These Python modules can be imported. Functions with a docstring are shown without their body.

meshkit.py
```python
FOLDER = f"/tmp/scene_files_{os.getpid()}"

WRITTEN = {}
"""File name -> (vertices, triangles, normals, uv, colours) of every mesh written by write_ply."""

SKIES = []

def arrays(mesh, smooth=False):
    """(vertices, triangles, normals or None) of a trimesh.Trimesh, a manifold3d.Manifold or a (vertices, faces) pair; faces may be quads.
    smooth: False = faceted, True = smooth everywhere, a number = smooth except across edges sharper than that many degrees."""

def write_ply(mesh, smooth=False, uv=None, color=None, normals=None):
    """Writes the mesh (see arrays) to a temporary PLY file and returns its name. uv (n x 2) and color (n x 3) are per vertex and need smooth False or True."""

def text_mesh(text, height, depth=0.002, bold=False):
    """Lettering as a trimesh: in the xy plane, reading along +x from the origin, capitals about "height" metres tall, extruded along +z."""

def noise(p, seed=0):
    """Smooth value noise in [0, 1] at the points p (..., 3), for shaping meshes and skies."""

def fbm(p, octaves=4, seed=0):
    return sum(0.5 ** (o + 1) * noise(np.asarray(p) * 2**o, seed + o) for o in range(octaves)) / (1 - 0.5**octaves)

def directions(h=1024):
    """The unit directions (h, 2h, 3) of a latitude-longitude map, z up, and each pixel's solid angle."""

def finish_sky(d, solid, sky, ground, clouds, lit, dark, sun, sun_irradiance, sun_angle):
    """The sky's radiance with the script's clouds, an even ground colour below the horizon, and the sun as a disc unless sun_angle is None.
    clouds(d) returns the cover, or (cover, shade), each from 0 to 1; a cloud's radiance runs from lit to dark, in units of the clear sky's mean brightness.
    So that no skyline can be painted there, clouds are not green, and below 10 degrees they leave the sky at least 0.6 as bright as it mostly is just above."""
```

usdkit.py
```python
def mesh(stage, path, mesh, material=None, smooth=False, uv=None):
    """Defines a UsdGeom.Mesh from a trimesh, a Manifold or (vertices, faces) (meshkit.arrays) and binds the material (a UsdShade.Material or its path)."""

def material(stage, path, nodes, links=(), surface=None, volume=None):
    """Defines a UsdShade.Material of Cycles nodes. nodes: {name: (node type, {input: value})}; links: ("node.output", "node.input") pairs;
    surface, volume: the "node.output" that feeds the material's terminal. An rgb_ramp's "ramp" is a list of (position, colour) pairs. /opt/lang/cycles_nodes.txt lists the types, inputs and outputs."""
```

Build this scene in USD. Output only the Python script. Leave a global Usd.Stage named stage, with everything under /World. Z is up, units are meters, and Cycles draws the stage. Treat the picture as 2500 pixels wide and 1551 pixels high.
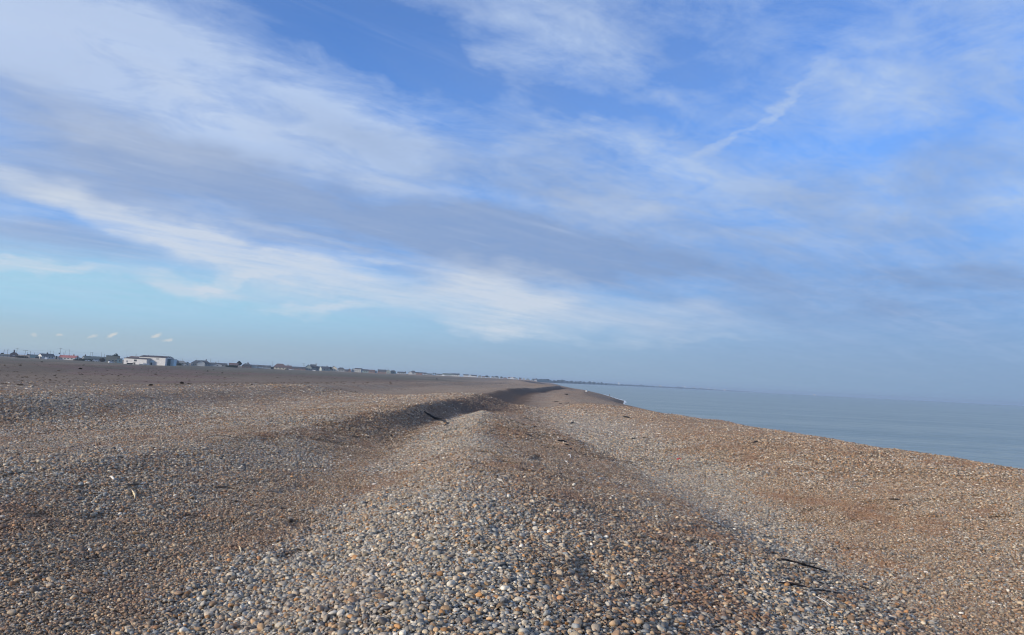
import math, random
import numpy as np
import trimesh
import usdkit
import meshkit
from pxr import Usd, UsdGeom, UsdLux, UsdShade, Gf, Sdf, Vt

stage = Usd.Stage.CreateInMemory()
UsdGeom.SetStageUpAxis(stage, UsdGeom.Tokens.z)
UsdGeom.SetStageMetersPerUnit(stage, 1.0)
world = UsdGeom.Xform.Define(stage, '/World')
stage.SetDefaultPrim(world.GetPrim())
UsdGeom.Scope.Define(stage, '/World/Looks')

# ------------------------------------------------------------------ camera
EYE = 5.8                      # metres above the sea
FPX = 1819.0                   # focal length in pixels of a 2500 px wide picture
ROLL = math.atan(0.0503)
LOW = (926.7 - 775.5) * math.cos(ROLL)
PITCH = math.atan(LOW / FPX)
X3 = np.array([1.0, 0, 0]); F3 = np.array([0, math.cos(PITCH), math.sin(PITCH)]); U3 = np.array([0, -math.sin(PITCH), math.cos(PITCH)])
CR = math.cos(ROLL) * X3 + math.sin(ROLL) * U3
CU = -math.sin(ROLL) * X3 + math.cos(ROLL) * U3
cam = UsdGeom.Camera.Define(stage, '/World/camera')
cam.AddTransformOp().Set(Gf.Matrix4d(*CR, 0, *CU, 0, *(-F3), 0, 0, 0, EYE, 1))
cam.CreateHorizontalApertureAttr(36.0)
cam.CreateFocalLengthAttr(36.0 * FPX / 2500.0)
cam.CreateClippingRangeAttr((0.1, 60000.0))
cam.CreateExposureAttr(0.80)

def ray(px, py):
    """World direction of a pixel of the 2500 px wide photograph."""
    d = (px - 1250.0) * CR + (775.5 - py) * CU + FPX * F3
    return d / np.linalg.norm(d)

def horizon_y(px):
    return 775.5 + (LOW + (px - 1250.0) * math.sin(ROLL)) / math.cos(ROLL)
HAZE = 1.6e-4                  # thickness of the sea haze, per metre

# ------------------------------------------------------------------ sun and sky
SUN_EL = math.radians(17.0)
SUN_AZ = math.atan2(-0.86, -0.50)
sun_dir = np.array([math.cos(SUN_EL) * math.sin(SUN_AZ), math.cos(SUN_EL) * math.cos(SUN_AZ), math.sin(SUN_EL)])
sun = UsdLux.DistantLight.Define(stage, '/World/sun')
sun.CreateIntensityAttr(0.80)
sun.CreateAngleAttr(7.0)
sun.CreateNormalizeAttr(True)
sun.CreateColorAttr(Gf.Vec3f(1.0, 0.90, 0.78))
zc = sun_dir; xc = np.cross([0, 0, 1.0], zc); xc /= np.linalg.norm(xc); yc = np.cross(zc, xc)
sun.AddTransformOp().Set(Gf.Matrix4d(*xc, 0, *yc, 0, *zc, 0, 0, 0, 60, 1))


class Graph:
    """A small builder of Cycles node graphs."""
    def __init__(self):
        self.n, self.l = {}, []

    def node(self, kind, out, **inputs):
        name = f'n{len(self.n)}'
        plain = {}
        for k, v in inputs.items():
            if isinstance(v, str) and '.' in v:
                self.l.append((v, f'{name}.{k}'))
            else:
                plain[k] = v
        self.n[name] = (kind, plain)
        return f'{name}.{out}'

    def math(self, op, a, b=0.0, c=0.0, clamp=False):
        kw = {'math_type': op, 'value1': a, 'value2': b, 'use_clamp': clamp}
        if op in ('multiply_add', 'smoothmin', 'smoothmax'):
            kw['value3'] = c
        return self.node('math', 'value', **kw)

    def vmath(self, op, a, b=(0, 0, 0), out='vector'):
        return self.node('vector_math', out, math_type=op, vector1=a, vector2=b)

    def mix(self, fac, a, b, how='mix'):
        return self.node('mix', 'color', mix_type=how, fac=fac, color1=a, color2=b)

    def ramp(self, fac, stops):
        return self.node('rgb_ramp', 'color', fac=fac, ramp=stops)

    def rng(self, v, a, b, c, d, how='smoothstep'):
        return self.node('map_range', 'result', range_type=how, value=v, from_min=a, from_max=b, to_min=c, to_max=d, clamp=True)

    def noise(self, vec, scale, detail=3.0, rough=0.5, distortion=0.0, out='fac', dims='3D'):
        return self.node('noise_texture', out, vector=vec, scale=scale, detail=detail, roughness=rough, distortion=distortion, dimensions=dims)

    def material(self, path, surface=None, volume=None):
        return usdkit.material(stage, path, self.n, self.l, surface=surface, volume=volume)


def ang(px, py):
    """Azimuth (to the right of straight ahead) and elevation of a direction named by a pixel of the photograph."""
    d = ray(px, py)
    return np.array([math.atan2(d[0], d[1]), math.asin(d[2])])


S = Graph()
D = S.node('texture_coordinate', 'generated')
sx, sy, sz = (S.node('separate_xyz', k, vector=D) for k in 'xyz')
az = S.math('arctan2', sx, sy)
el = S.math('arcsine', sz)
ae = S.node('combine_xyz', 'vector', x=az, y=el, z=0.0)
# clouds lie in a high sheet: their coordinates on that sheet, along and across the wind
inv = S.math('divide', 1.0, S.math('add', S.math('maximum', sz, 0.0), 0.10))
sheet = S.node('combine_xyz', 'vector', x=S.math('multiply', sx, inv), y=S.math('multiply', sy, inv), z=0.0)
WIND = math.radians(-38.0)
along = S.node('mapping', 'vector', mapping_type='point', vector=sheet, rotation=(0, 0, WIND), scale=(1, 1, 1))
streak = S.node('mapping', 'vector', mapping_type='point', vector=along, scale=(0.22, 1.0, 1.0))
soft = S.node('mapping', 'vector', mapping_type='point', vector=along, scale=(0.5, 1.0, 1.0))
n_streak = S.noise(streak, 2.3, 6.0, 0.60, 0.35)
n_soft = S.noise(soft, 1.1, 4.0, 0.55, 0.5)
n_fine = S.noise(soft, 6.0, 6.0, 0.62, 0.6)
# bend the cloud masses
wv = S.vmath('multiply', ae, (2.2, 5.0, 1.0))
wc = S.noise(wv, 2.2, 5.0, 0.58, 0.0, out='color')
wo = S.vmath('multiply', S.vmath('subtract', wc, (0.5, 0.5, 0.5)), (0.26, 0.10, 0.0))
wae = S.vmath('add', ae, wo)


def masses(strokes, start=0.0, where=None):
    """Adds up soft elongated cloud masses: centre, half length, half width (in pixels of the photograph), slope and amount."""
    total = start
    for cx, cy, hl, hw, deg, amt in strokes:
        c = ang(cx, cy)
        t = math.radians(deg)
        tip = ang(cx + 50 * math.cos(t), cy + 50 * math.sin(t)) - c
        k = np.linalg.norm(tip) / 50
        v = S.node('mapping', 'vector', mapping_type='texture', vector=where or wae, location=(c[0], c[1], 0), rotation=(0, 0, math.atan2(tip[1], tip[0])), scale=(hl * k, hw * k, 1))
        gfac = S.node('gradient_texture', 'fac', gradient_type='spherical', vector=v)
        total = S.math('add', total, S.rng(gfac, 0.0, 0.8, 0.0, amt))
    return total


VEIL = [(330, 190, 1050, 280, 17, .80), (60, 60, 600, 220, 12, .35), (850, 330, 560, 140, 21, .45), (1330, 30, 330, 110, 5, .42), (1290, 170, 200, 80, 0, .30),
        (2035, 165, 80, 40, -55, .30), (1978, 228, 55, 24, -45, .38), (1925, 264, 66, 28, -34, .5), (1868, 296, 50, 15, -28, .3), (1795, 338, 110, 20, -27, .42), (2270, 110, 420, 260, -20, .40), (2130, 240, 200, 80, 10, .22),
        (2480, 300, 200, 620, 0, .25), (1650, 400, 380, 80, 20, .50), (1900, 445, 260, 60, 22, .40), (1450, 480, 380, 110, 12, .45), (2200, 420, 200, 160, 0, .25), (2490, 510, 260, 60, -5, .45),
        (1520, 140, 150, 60, 25, .30), (1700, 240, 220, 50, 18, .35), (1330, 350, 170, 36, -8, .40), (2050, 545, 620, 50, -4, .30), (900, 70, 420, 110, 18, -.8), (1050, 180, 260, 70, 25, -.4), (1660, 170, 260, 80, 10, -.35), (1740, 255, 120, 45, 15, -.3),
        (1480, 285, 300, 55, 8, -.35), (2180, 340, 260, 60, -12, -.3), (1350, 250, 200, 60, 20, -.2), (2350, 600, 350, 40, -3, -.35)]
GREY = [(250, 330, 800, 130, 15, .30), (650, 480, 950, 190, 15, .62), (1200, 585, 600, 110, 8, .80), (1850, 640, 700, 80, 3, .32), (150, 600, 500, 70, 10, .45), (2420, 690, 420, 60, 0, .40),
        (1700, 720, 1000, 130, 2, .40), (1050, 390, 500, 90, 15, .35), (1900, 900, 900, 90, 2, .35), (1650, 540, 700, 130, 6, .28), (1950, 520, 750, 150, 4, .26), (2300, 420, 500, 120, -4, .25), (1350, 420, 400, 110, 10, .25), (1500, 200, 700, 200, 10, .12), (2350, 250, 300, 400, 0, .15), (2250, 760, 400, 40, 0, .25), (2050, 820, 800, 130, 2, .30), (80, 430, 420, 130, 12, .35), (480, 400, 500, 110, 16, .25)]
WHITE = [(1480, 500, 260, 45, 10, .25), (700, 560, 400, 24, 14, .22), (1000, 450, 260, 24, 10, .16), (380, 550, 620, 75, 20, .8), (700, 670, 420, 80, 12, .65), (40, 650, 260, 28, 7, .75), (450, 705, 260, 28, 8, .6), (570, 690, 140, 24, -14, .5), (800, 757, 200, 18, 4, .6),
         (1220, 690, 300, 80, 10, .85), (1450, 770, 480, 70, 5, .42), (250, 300, 500, 60, 16, .2), (560, 260, 400, 40, 18, .2), (1130, 750, 380, 70, 6, .65), (1220, 805, 230, 28, 4, .5), (880, 632, 130, 18, 4, .4), (1700, 834, 140, 12, 2, .14)]
PUFFS = [(222, 821, 22, 6, -14, .8), (275, 819, 24, 6, -16, .9), (378, 819, 15, 8, -20, 1.0), (405, 829, 17, 6, -5, .8), (146, 818, 15, 6, 0, .7), (86, 819, 13, 6, 0, .6)]
fibre = S.node('mapping', 'vector', mapping_type='point', vector=along, scale=(0.13, 1.0, 1.0))
n_fibre = S.noise(fibre, 7.5, 6.0, 0.62, 0.5)
fieldn = S.math('multiply_add', S.math('subtract', n_streak, 0.5), 2.4, S.math('multiply', S.math('subtract', n_fine, 0.5), 1.5))
fieldn = S.math('multiply_add', S.math('subtract', n_fibre, 0.5), 0.5, fieldn)
inview = S.math('multiply', S.rng(S.math('absolute', az), 0.62, 1.0, 1.0, 0.0), S.rng(el, 0.45, 0.75, 1.0, 0.0))
mottle = S.math('multiply', S.math('subtract', S.noise(S.node('mapping', 'vector', mapping_type='point', vector=along, scale=(0.7, 1.0, 1.0)), 3.6, 7.0, 0.68, 0.9), 0.5), 2.9)
vm = S.math('minimum', masses(VEIL, S.rng(inview, 0.0, 1.0, 0.50, 0.27)), 1.0)
curd = S.math('multiply', S.math('multiply', S.math('subtract', S.noise(S.node('mapping', 'vector', mapping_type='point', vector=along, scale=(0.85, 1.0, 1.0)), 8.5, 5.0, 0.62, 0.5), 0.5), 1.9), S.rng(az, -0.25, 0.15, 0.25, 1.0))
mottle = S.math('add', mottle, curd)
veil = S.math('multiply_add', S.math('multiply_add', fieldn, 0.62, mottle), S.math('multiply_add', vm, 0.35, 0.35), vm, clamp=True)
softn = S.math('multiply_add', S.math('subtract', n_soft, 0.5), 1.2, S.math('multiply', S.math('subtract', n_streak, 0.5), 1.2))
gm = masses(GREY, 0.14)
gaps = S.math('multiply_add', S.math('subtract', S.noise(S.node('mapping', 'vector', mapping_type='point', vector=along, scale=(0.45, 1.0, 1.0)), 2.0, 5.0, 0.62, 0.6), 0.5), 2.6, softn)
grey = S.math('multiply', S.math('multiply_add', gaps, S.math('multiply_add', gm, 0.55, 0.2), gm, clamp=True), 0.9)
wisps = S.math('multiply', S.rng(S.math('multiply_add', n_fibre, 0.45, S.math('multiply', n_streak, 0.55)), 0.50, 0.70, 0.0, 0.55), S.rng(n_soft, 0.35, 0.6, 0.3, 1.0))
wm = S.math('minimum', masses(WHITE, 0.0), 1.0)
whit = S.math('multiply_add', fieldn, S.math('multiply_add', wm, 0.7, 0.05), wm, clamp=True)
pnoise = S.math('multiply', S.math('subtract', S.noise(S.vmath('multiply', ae, (1, 2.2, 1)), 60.0, 4.0, 0.6), 0.5), 1.2)
puff = masses(PUFFS, 0.0, S.vmath('add', ae, S.vmath('multiply', S.vmath('subtract', S.noise(S.vmath('multiply', ae, (1.0, 1.6, 1.0)), 45.0, 4.0, 0.6, out='color'), (0.5, 0.5, 0.5)), (0.022, 0.010, 0.0))))
puff = S.math('multiply', puff, S.math('add', 0.9, pnoise), clamp=True)
high = S.rng(el, 0.0, 0.16, 0.0, 1.0)                         # thin towards the horizon
skyc = S.node('sky_texture', 'color', sky_type='single_scattering', sun_disc=False, sun_elevation=SUN_EL, sun_rotation=SUN_AZ, air_density=1.0, aerosol_density=0.35, ozone_density=3.0)
skyc = S.mix(1.0, skyc, (1.15, 1.55, 2.25), 'multiply')
sunward = S.rng(S.vmath('dot_product', D, (float(sun_dir[0]), float(sun_dir[1]), 0.0), out='value'), -0.95, 0.15, 0.0, 1.0, 'linear')
dim = S.rng(el, 0.10, 0.42, 1.0, 0.0)
skyc = S.mix(S.math('multiply', dim, S.rng(sunward, 0.0, 1.0, 0.85, 0.35, 'linear')), skyc, (1.85, 3.6, 7.2))
haze_col = S.mix(sunward, (2.25, 3.45, 5.35), (4.3, 5.5, 6.1))
low = S.rng(el, 0.0, S.rng(sunward, 0.0, 0.9, 0.20, 0.11, 'linear'), 1.0, 0.0)
col = S.mix(S.math('multiply', low, 0.92), skyc, haze_col)
band = S.math('multiply', S.rng(el, 0.02, 0.075, 0.0, 1.0), S.rng(el, 0.085, 0.16, 1.0, 0.0))
col = S.mix(S.math('multiply', band, S.rng(sunward, 0.15, 0.9, 0.0, 0.95)), col, (3.7, 6.4, 8.1))
col = S.mix(S.math('multiply', veil, S.math('multiply', high, 0.85)), col, S.mix(sunward, (4.4, 5.9, 8.6), (5.8, 6.9, 8.9)))
col = S.mix(S.math('multiply', grey, S.math('multiply', high, 0.85)), col, S.mix(sunward, (1.95, 2.95, 5.05), (3.2, 4.1, 6.0)))
col = S.mix(S.math('multiply', wisps, S.math('multiply', high, 0.8)), col, S.mix(sunward, (4.2, 5.5, 8.2), (5.6, 6.5, 8.2)))
col = S.mix(S.math('multiply', whit, 0.8), col, (6.5, 7.1, 8.0))
col = S.mix(puff, col, (6.4, 6.6, 6.6))
bg = S.node('background_shader', 'background', color=col, strength=0.057)
sky_mat = S.material('/World/Looks/sky_look', surface=bg)
dome = UsdLux.DomeLight.Define(stage, '/World/sky')
dome.CreateIntensityAttr(0.80)
UsdShade.MaterialBindingAPI.Apply(dome.GetPrim()).Bind(sky_mat)
dome.GetPrim().SetCustomDataByKey('kind', 'structure')
# ------------------------------------------------------------------ helpers for things and parts
USED = {}


def numbered(parent, name):
    k = USED.get((parent, name), 0)
    USED[(parent, name)] = k + 1
    return f'{parent}/{name}' if k == 0 else f'{parent}/{name}_{k:03d}'


def tag(prim, label=None, cat=None, group=None, kind=None):
    p = prim.GetPrim() if hasattr(prim, 'GetPrim') else prim
    for k, v in (('label', label), ('category', cat), ('group', group), ('kind', kind)):
        if v:
            p.SetCustomDataByKey(k, v)
    return p


def thing(name, label, cat, loc=(0, 0, 0), rz=0.0, group=None):
    path = numbered('/World', name)
    x = UsdGeom.Xform.Define(stage, path)
    x.AddTranslateOp().Set(Gf.Vec3d(*map(float, loc)))
    if rz:
        x.AddRotateZOp().Set(math.degrees(rz))
    tag(x, label, cat, group)
    return path


def part(parent, name, mesh, material, smooth=False, label=None, kind=None):
    path = numbered(parent, name)
    m = usdkit.mesh(stage, path, mesh, material, smooth=smooth)
    tag(m, label, kind=kind)
    return path


def plain(name, col, rough=0.75, vary=0.12, scale=1.5, spec=0.3, bump=0.0):
    """A painted or weathered surface: one colour with soft mottling."""
    g = Graph()
    p = g.node('geometry', 'position')
    n = g.noise(p, scale, 5.0, 0.65)
    f = g.rng(n, 0.25, 0.75, 1 - vary, 1 + vary, 'linear')
    c = g.mix(1.0, tuple(col), g.node('combine_xyz', 'vector', x=f, y=f, z=f), 'multiply')
    kw = {}
    if bump:
        kw['normal'] = g.node('bump', 'normal', height=g.noise(p, scale * 6, 4.0, 0.6), strength=bump, distance=0.05)
    b = g.node('principled_bsdf', 'BSDF', base_color=c, roughness=rough, specular_ior_level=spec, **kw)
    return g.material('/World/Looks/' + name, surface=b)


def pw(xs, ys):
    return lambda t: np.interp(t, xs, ys)


def sstep(t, a=0.0, b=1.0):
    u = np.clip((t - a) / (b - a), 0, 1)
    return u * u * (3 - 2 * u)


def ease(t):
    u = np.clip(t, 0, 1)
    return 0.55 * u + 0.45 * u * u * (3 - 2 * u)


# ------------------------------------------------------------------ the lie of the land (heights relative to the eye)
crest_x = pw([0, 10, 20, 37, 49, 83, 106, 138, 160, 215, 290, 400, 560, 600, 700, 850, 1000, 1300], [-7.2, -6.6, -5.6, -4.7, -3.7, -2.2, -1.0, 1.6, 4.4, 10.5, 20.0, 24.0, 13.0, 8.0, 19.0, 33.0, 58, 66])
crest_z = pw([0, 10, 37, 49, 106, 160, 290, 400, 520, 600, 700, 850, 1000, 1300], [-1.62, -1.6, -1.50, -1.50, -1.58, -1.60, -1.55, -1.9, -1.6, -0.35, -0.6, -1.8, -4.0, -4.2])
toe_x = pw([0, 10, 20, 38, 46, 53, 84, 120, 175, 258, 400, 560, 600, 700, 850, 1000, 1300], [-2.9, -3.0, -3.2, -3.4, -2.0, 0.6, 2.0, 3.6, 8.2, 18.2, 33, 19, 15, 26, 40, 63, 70])
toe_z = pw([0, 6, 14, 27, 40, 53, 90, 160, 258, 400, 640, 900], [-1.93, -1.93, -1.96, -2.08, -2.14, -2.32, -2.5, -2.5, -2.5, -3.0, -3.6, -3.6])
edge_x = pw([0, 20, 24, 37, 63, 76, 100, 150, 220, 300, 420, 640, 900, 1300], [17, 16.6, 16.3, 15.0, 12.2, 11.4, 11.8, 15.0, 22.0, 31.0, 40, 44, 60, 72])
edge_z = pw([0, 37, 87, 150, 220, 300, 640, 900], [-2.0, -2.05, -2.05, -2.25, -2.5, -3.2, -4.2, -4.2])
shore_x = pw([0, 150, 190, 213, 240, 276, 310, 394, 500, 880, 1130, 3000, 5000, 7000, 9000, 14000], [31, 31, 31.2, 32.5, 37.0, 42.8, 45.0, 51.5, 56, 70, 80, 175, 640, 1900, 3700, 9000])
bank_x = pw([0, 28, 102, 126, 234, 400, 700, 1500], [-19.5, -19.5, -20, -19, -13.5, -5, 4, 20])
line_x = pw([0, 60, 103, 170, 300, 600, 1500], [-40, -55, -70, -92, -137, -240, -500])
plain_z = pw([0, 60, 150, 300, 420, 600, 700, 950, 1200, 1500, 2000, 4000, 12000], [-2.1, -2.1, -2.05, -2.4, -2.7, -2.8, -2.6, -1.0, 0.0, 0.6, 0.5, 0.3, 0.3])
ridge_c = pw([0, 10, 20, 38, 46, 54, 64], [0.05, -0.45, -0.85, -1.20, -1.6, -2.3, -3.2])
ridge_l = pw([0, 6, 10, 18.5, 38, 48, 60], [3.1, 2.7, 2.5, 2.4, 2.1, 1.4, 1.2])
ridge_r = pw([0, 9.4, 21, 36, 44, 60], [3.9, 4.2, 3.9, 3.3, 3.1, 3.4])
ridge_z = pw([0, 4, 20, 34, 39, 43, 47, 52, 64], [-1.6, -1.6, -1.60, -1.62, -1.72, -1.95, -2.35, -2.8, -3.4])


lane_x = pw([0, 6, 9, 15, 21, 44, 53, 84, 120, 175, 260, 600], [3.6, 3.9, 4.1, 4.1, 3.9, 2.8, 2.6, 3.6, 5.2, 9.8, 20.0, 44])
lane_z = pw([0, 6, 12, 25, 45, 90, 260, 400, 640], [-2.18, -2.28, -2.42, -2.58, -2.60, -2.56, -2.52, -3.1, -3.7])


steep = pw([0, 13, 26, 40, 48, 60, 110, 160, 300, 1300], [1.0, 1.0, 0.95, 0.88, 0.80, 0.74, 0.74, 0.55, 0.45, 0.45])


def bump(u):
    u = np.clip(np.abs(u), 0, 1)
    return (1 - u) ** 2 * (1 + 2 * u)


def land(x, y, rough=True):
    """Height of the ground above the sea, in metres."""
    x = np.asarray(x, float); y = np.asarray(y, float)
    yy = np.maximum(y, 0.0)
    d = np.hypot(x, y)
    c, t, e, s = crest_x(yy), toe_x(yy), edge_x(yy), shore_x(yy)
    e = np.minimum(e + 1.1 * (meshkit.fbm(np.stack([yy / 5.5, 0 * yy, 0 * yy], -1), 3, 81) - 0.5) * (yy < 400), s - 6); t = np.minimum(t, e - 1.0); c = np.minimum(c, t - 1.0)
    cz, tz, ez = crest_z(yy), toe_z(yy), edge_z(yy)
    back = plain_z(d) - 0.7 * sstep(-x, 250, 420) * sstep(d, 300, 600)
    bz = bank_x(yy)
    wl = np.maximum(c - bz, 4.0)
    back = back + 0.58 * np.where(x > bz, bump((x - bz) / 5.0), bump((x - bz) / 15.0)) * sstep(d, 14, 30) * (1 - sstep(d, 500, 800))
    ln = line_x(yy)
    back = back + 0.55 * np.where(x > ln, bump((x - ln) / 11.0), bump((x - ln) / 24.0)) * sstep(d, 60, 100)
    left = back + (cz - back) * bump((c - x) / np.where(yy < 300, 9.0, 30.0))
    fu = np.clip((x - c) / (t - c), 0, 1)
    face = cz + (tz - cz) * (0.80 * ease(fu / steep(yy)) + 0.20 * fu)
    lx, lz = lane_x(yy), lane_z(yy)
    lx = np.clip(lx, t + 0.5, e - 4)
    bank = ez + 0.10 * (1 - sstep(yy, 60, 120))
    terrace = np.where(x < lx, tz + (lz - tz) * sstep((x - t) / (lx - t)), np.where(x < e - 3.5, lz + (bank - lz) * (0.25 * np.clip((x - lx) / (e - 3.5 - lx), 0, 1) + 0.75 * sstep((x - lx) / (e - 3.5 - lx), 0.12, 0.92)), bank + (ez - bank) * sstep((x - e + 3.5) / 3.5)))
    v = (x - e) / (s - e)
    front = ez + (-EYE - ez) * (0.25 * v * v + 0.75 * v)
    z = np.where(x < c, left, np.where(x < t, face, np.where(x < e, terrace, np.where(x < s, front, -EYE - 0.12 * np.minimum(x - s, 40)))))
    # the ridge underfoot
    rc = ridge_c(yy)
    w = np.where(x < rc, ridge_l(yy), ridge_r(yy))
    q = np.abs(x - rc) / w
    soft = np.interp(yy, [0, 8, 25, 40], [0.30, 0.22, 0.10, 0.06])
    rz = ridge_z(yy) + 0.72 * soft - 0.72 * np.sqrt(q * q + soft * soft) - 0.3 * np.maximum(q - 1, 0)
    rz = rz - 6.0 * sstep(yy, 58, 72)
    rz = np.where(y < 72, rz, -9.0)
    k = 0.06
    z = k * np.logaddexp(z / k, rz / k)
    if rough:
        P = np.stack([x, y, np.zeros_like(x)], -1)
        dry = 1 - sstep(x, s - 10, s)
        z = z + dry * ((meshkit.fbm(P / 2.6, 3, 5) - 0.5) * 0.14 + (meshkit.fbm(P / 0.8, 2, 6) - 0.5) * 0.045 * (1 - sstep(d, 25, 50)) + (meshkit.fbm(P / 11.0, 3, 9) - 0.5) * 0.26 * sstep(d, 8, 60))
        z = z + (meshkit.fbm(P / 40.0, 3, 19) - 0.5) * 0.8 * sstep(d, 100, 250) * sstep(c - x, 10, 60)
        z = z + (meshkit.fbm(P / np.array([26.0, 70.0, 1]), 3, 29) - 0.5) * 0.9 * sstep(d, 60, 160) * dry * (1 - sstep(d, 260, 400)) * sstep(x - c, -60, 0)
        # trodden hollows
        dents = meshkit.noise(P / 0.42, 31)
        z = z - 0.035 * sstep(dents, 0.62, 0.85) * (1 - sstep(d, 25, 40)) * sstep(meshkit.noise(P / 3.0, 33), 0.35, 0.7)
    return z + EYE


def hit(px, py, lift=0.0):
    """Where the line of sight of a pixel meets the ground."""
    dr = ray(px, py)
    t = np.concatenate([np.linspace(3, 60, 3000), np.geomspace(60, 4000, 6000)])
    P = np.array([0, 0, EYE]) + t[:, None] * dr
    below = P[:, 2] < np.maximum(land(P[:, 0], P[:, 1]) + lift, 0.0)
    i = int(np.argmax(below)) if below.any() else len(t) - 1
    p = P[i].copy()
    p[2] = float(land(p[0], p[1]))
    return p


def onface0(x, yy, y):
    return sstep(x, crest_x(yy) - 0.3, crest_x(yy) + 0.5) * (1 - sstep(x, toe_x(yy) - 0.2, toe_x(yy) + 1.2)) * sstep(y, 16, 30)


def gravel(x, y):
    """Where the fine brown gravel has shade put into its colour: the seaward face of the bank."""
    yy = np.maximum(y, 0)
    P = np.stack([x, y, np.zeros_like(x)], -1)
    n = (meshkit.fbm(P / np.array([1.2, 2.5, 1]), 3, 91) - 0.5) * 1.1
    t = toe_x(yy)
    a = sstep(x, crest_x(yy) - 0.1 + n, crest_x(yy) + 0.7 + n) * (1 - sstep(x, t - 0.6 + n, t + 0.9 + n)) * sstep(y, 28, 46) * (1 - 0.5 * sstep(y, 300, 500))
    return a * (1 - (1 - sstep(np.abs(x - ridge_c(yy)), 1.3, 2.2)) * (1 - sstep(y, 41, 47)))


def zone(x, y):
    """How much of the shingle is fine (1) rather than coarse (0), and how brown (1) rather than grey (0)."""
    P = np.stack([x, y, np.zeros_like(x)], -1)
    yy = np.maximum(y, 0)
    rc = ridge_c(yy)
    n = meshkit.fbm(P / np.array([2.2, 3.2, 1]), 4, 3) - 0.5
    n2 = meshkit.fbm(P / 0.7, 3, 13) - 0.5
    n3 = meshkit.fbm(P / np.array([1.6, 2.6, 1]), 4, 23) - 0.5
    on_left = sstep(x, rc - ridge_l(yy) * 1.05, rc - ridge_l(yy) * 0.75)
    flank = sstep(x, rc + 0.1, rc + 0.9)
    ends = 1 - sstep(x, rc + ridge_r(yy) * 0.75, rc + ridge_r(yy) * 1.05)
    ridge = on_left * ends * (1 - sstep(y, 38, 48))
    v = 0.66 - ridge * (0.50 - 0.22 * flank)
    v = v + 0.25 * bump((x - toe_x(yy)) / 1.3) * (y < 45)
    lane = np.interp(yy, [0, 8, 22, 60], [2.5, 3.1, 4.7, 5.0])
    v = v - 0.62 * bump((x - lane - .4) / np.interp(yy, [0, 8, 22, 60], [1.6, 1.6, 3.0, 4.0])) * (1 - sstep(y, 45, 70))
    v = v + 0.20 * sstep(x, 8, 12)
    v = v - 0.12 * sstep(-x, 4.5, 9) * (1 - sstep(y, 30, 60))
    v = v - 0.10 * sstep(crest_x(yy) + 4.5 - x, 0, 2) * (1 - onface0(x, yy, y))
    v = v + 1.05 * n + 0.7 * n2
    foot = bump((x - rc - 0.95 * ridge_r(yy)) / 0.9) * (1 - sstep(y, 30, 45))
    v = v + 0.5 * onface0(x, yy, y) * (1 - ridge)
    w = v + 0.05 + 0.5 * foot + 0.35 * ridge * flank + 0.6 * n3 - 0.2 * bump((x - lane - .4) / 3.0) * (1 - sstep(y, 45, 70))
    return np.clip(v, 0, 1), np.clip(w, 0, 1)


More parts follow.
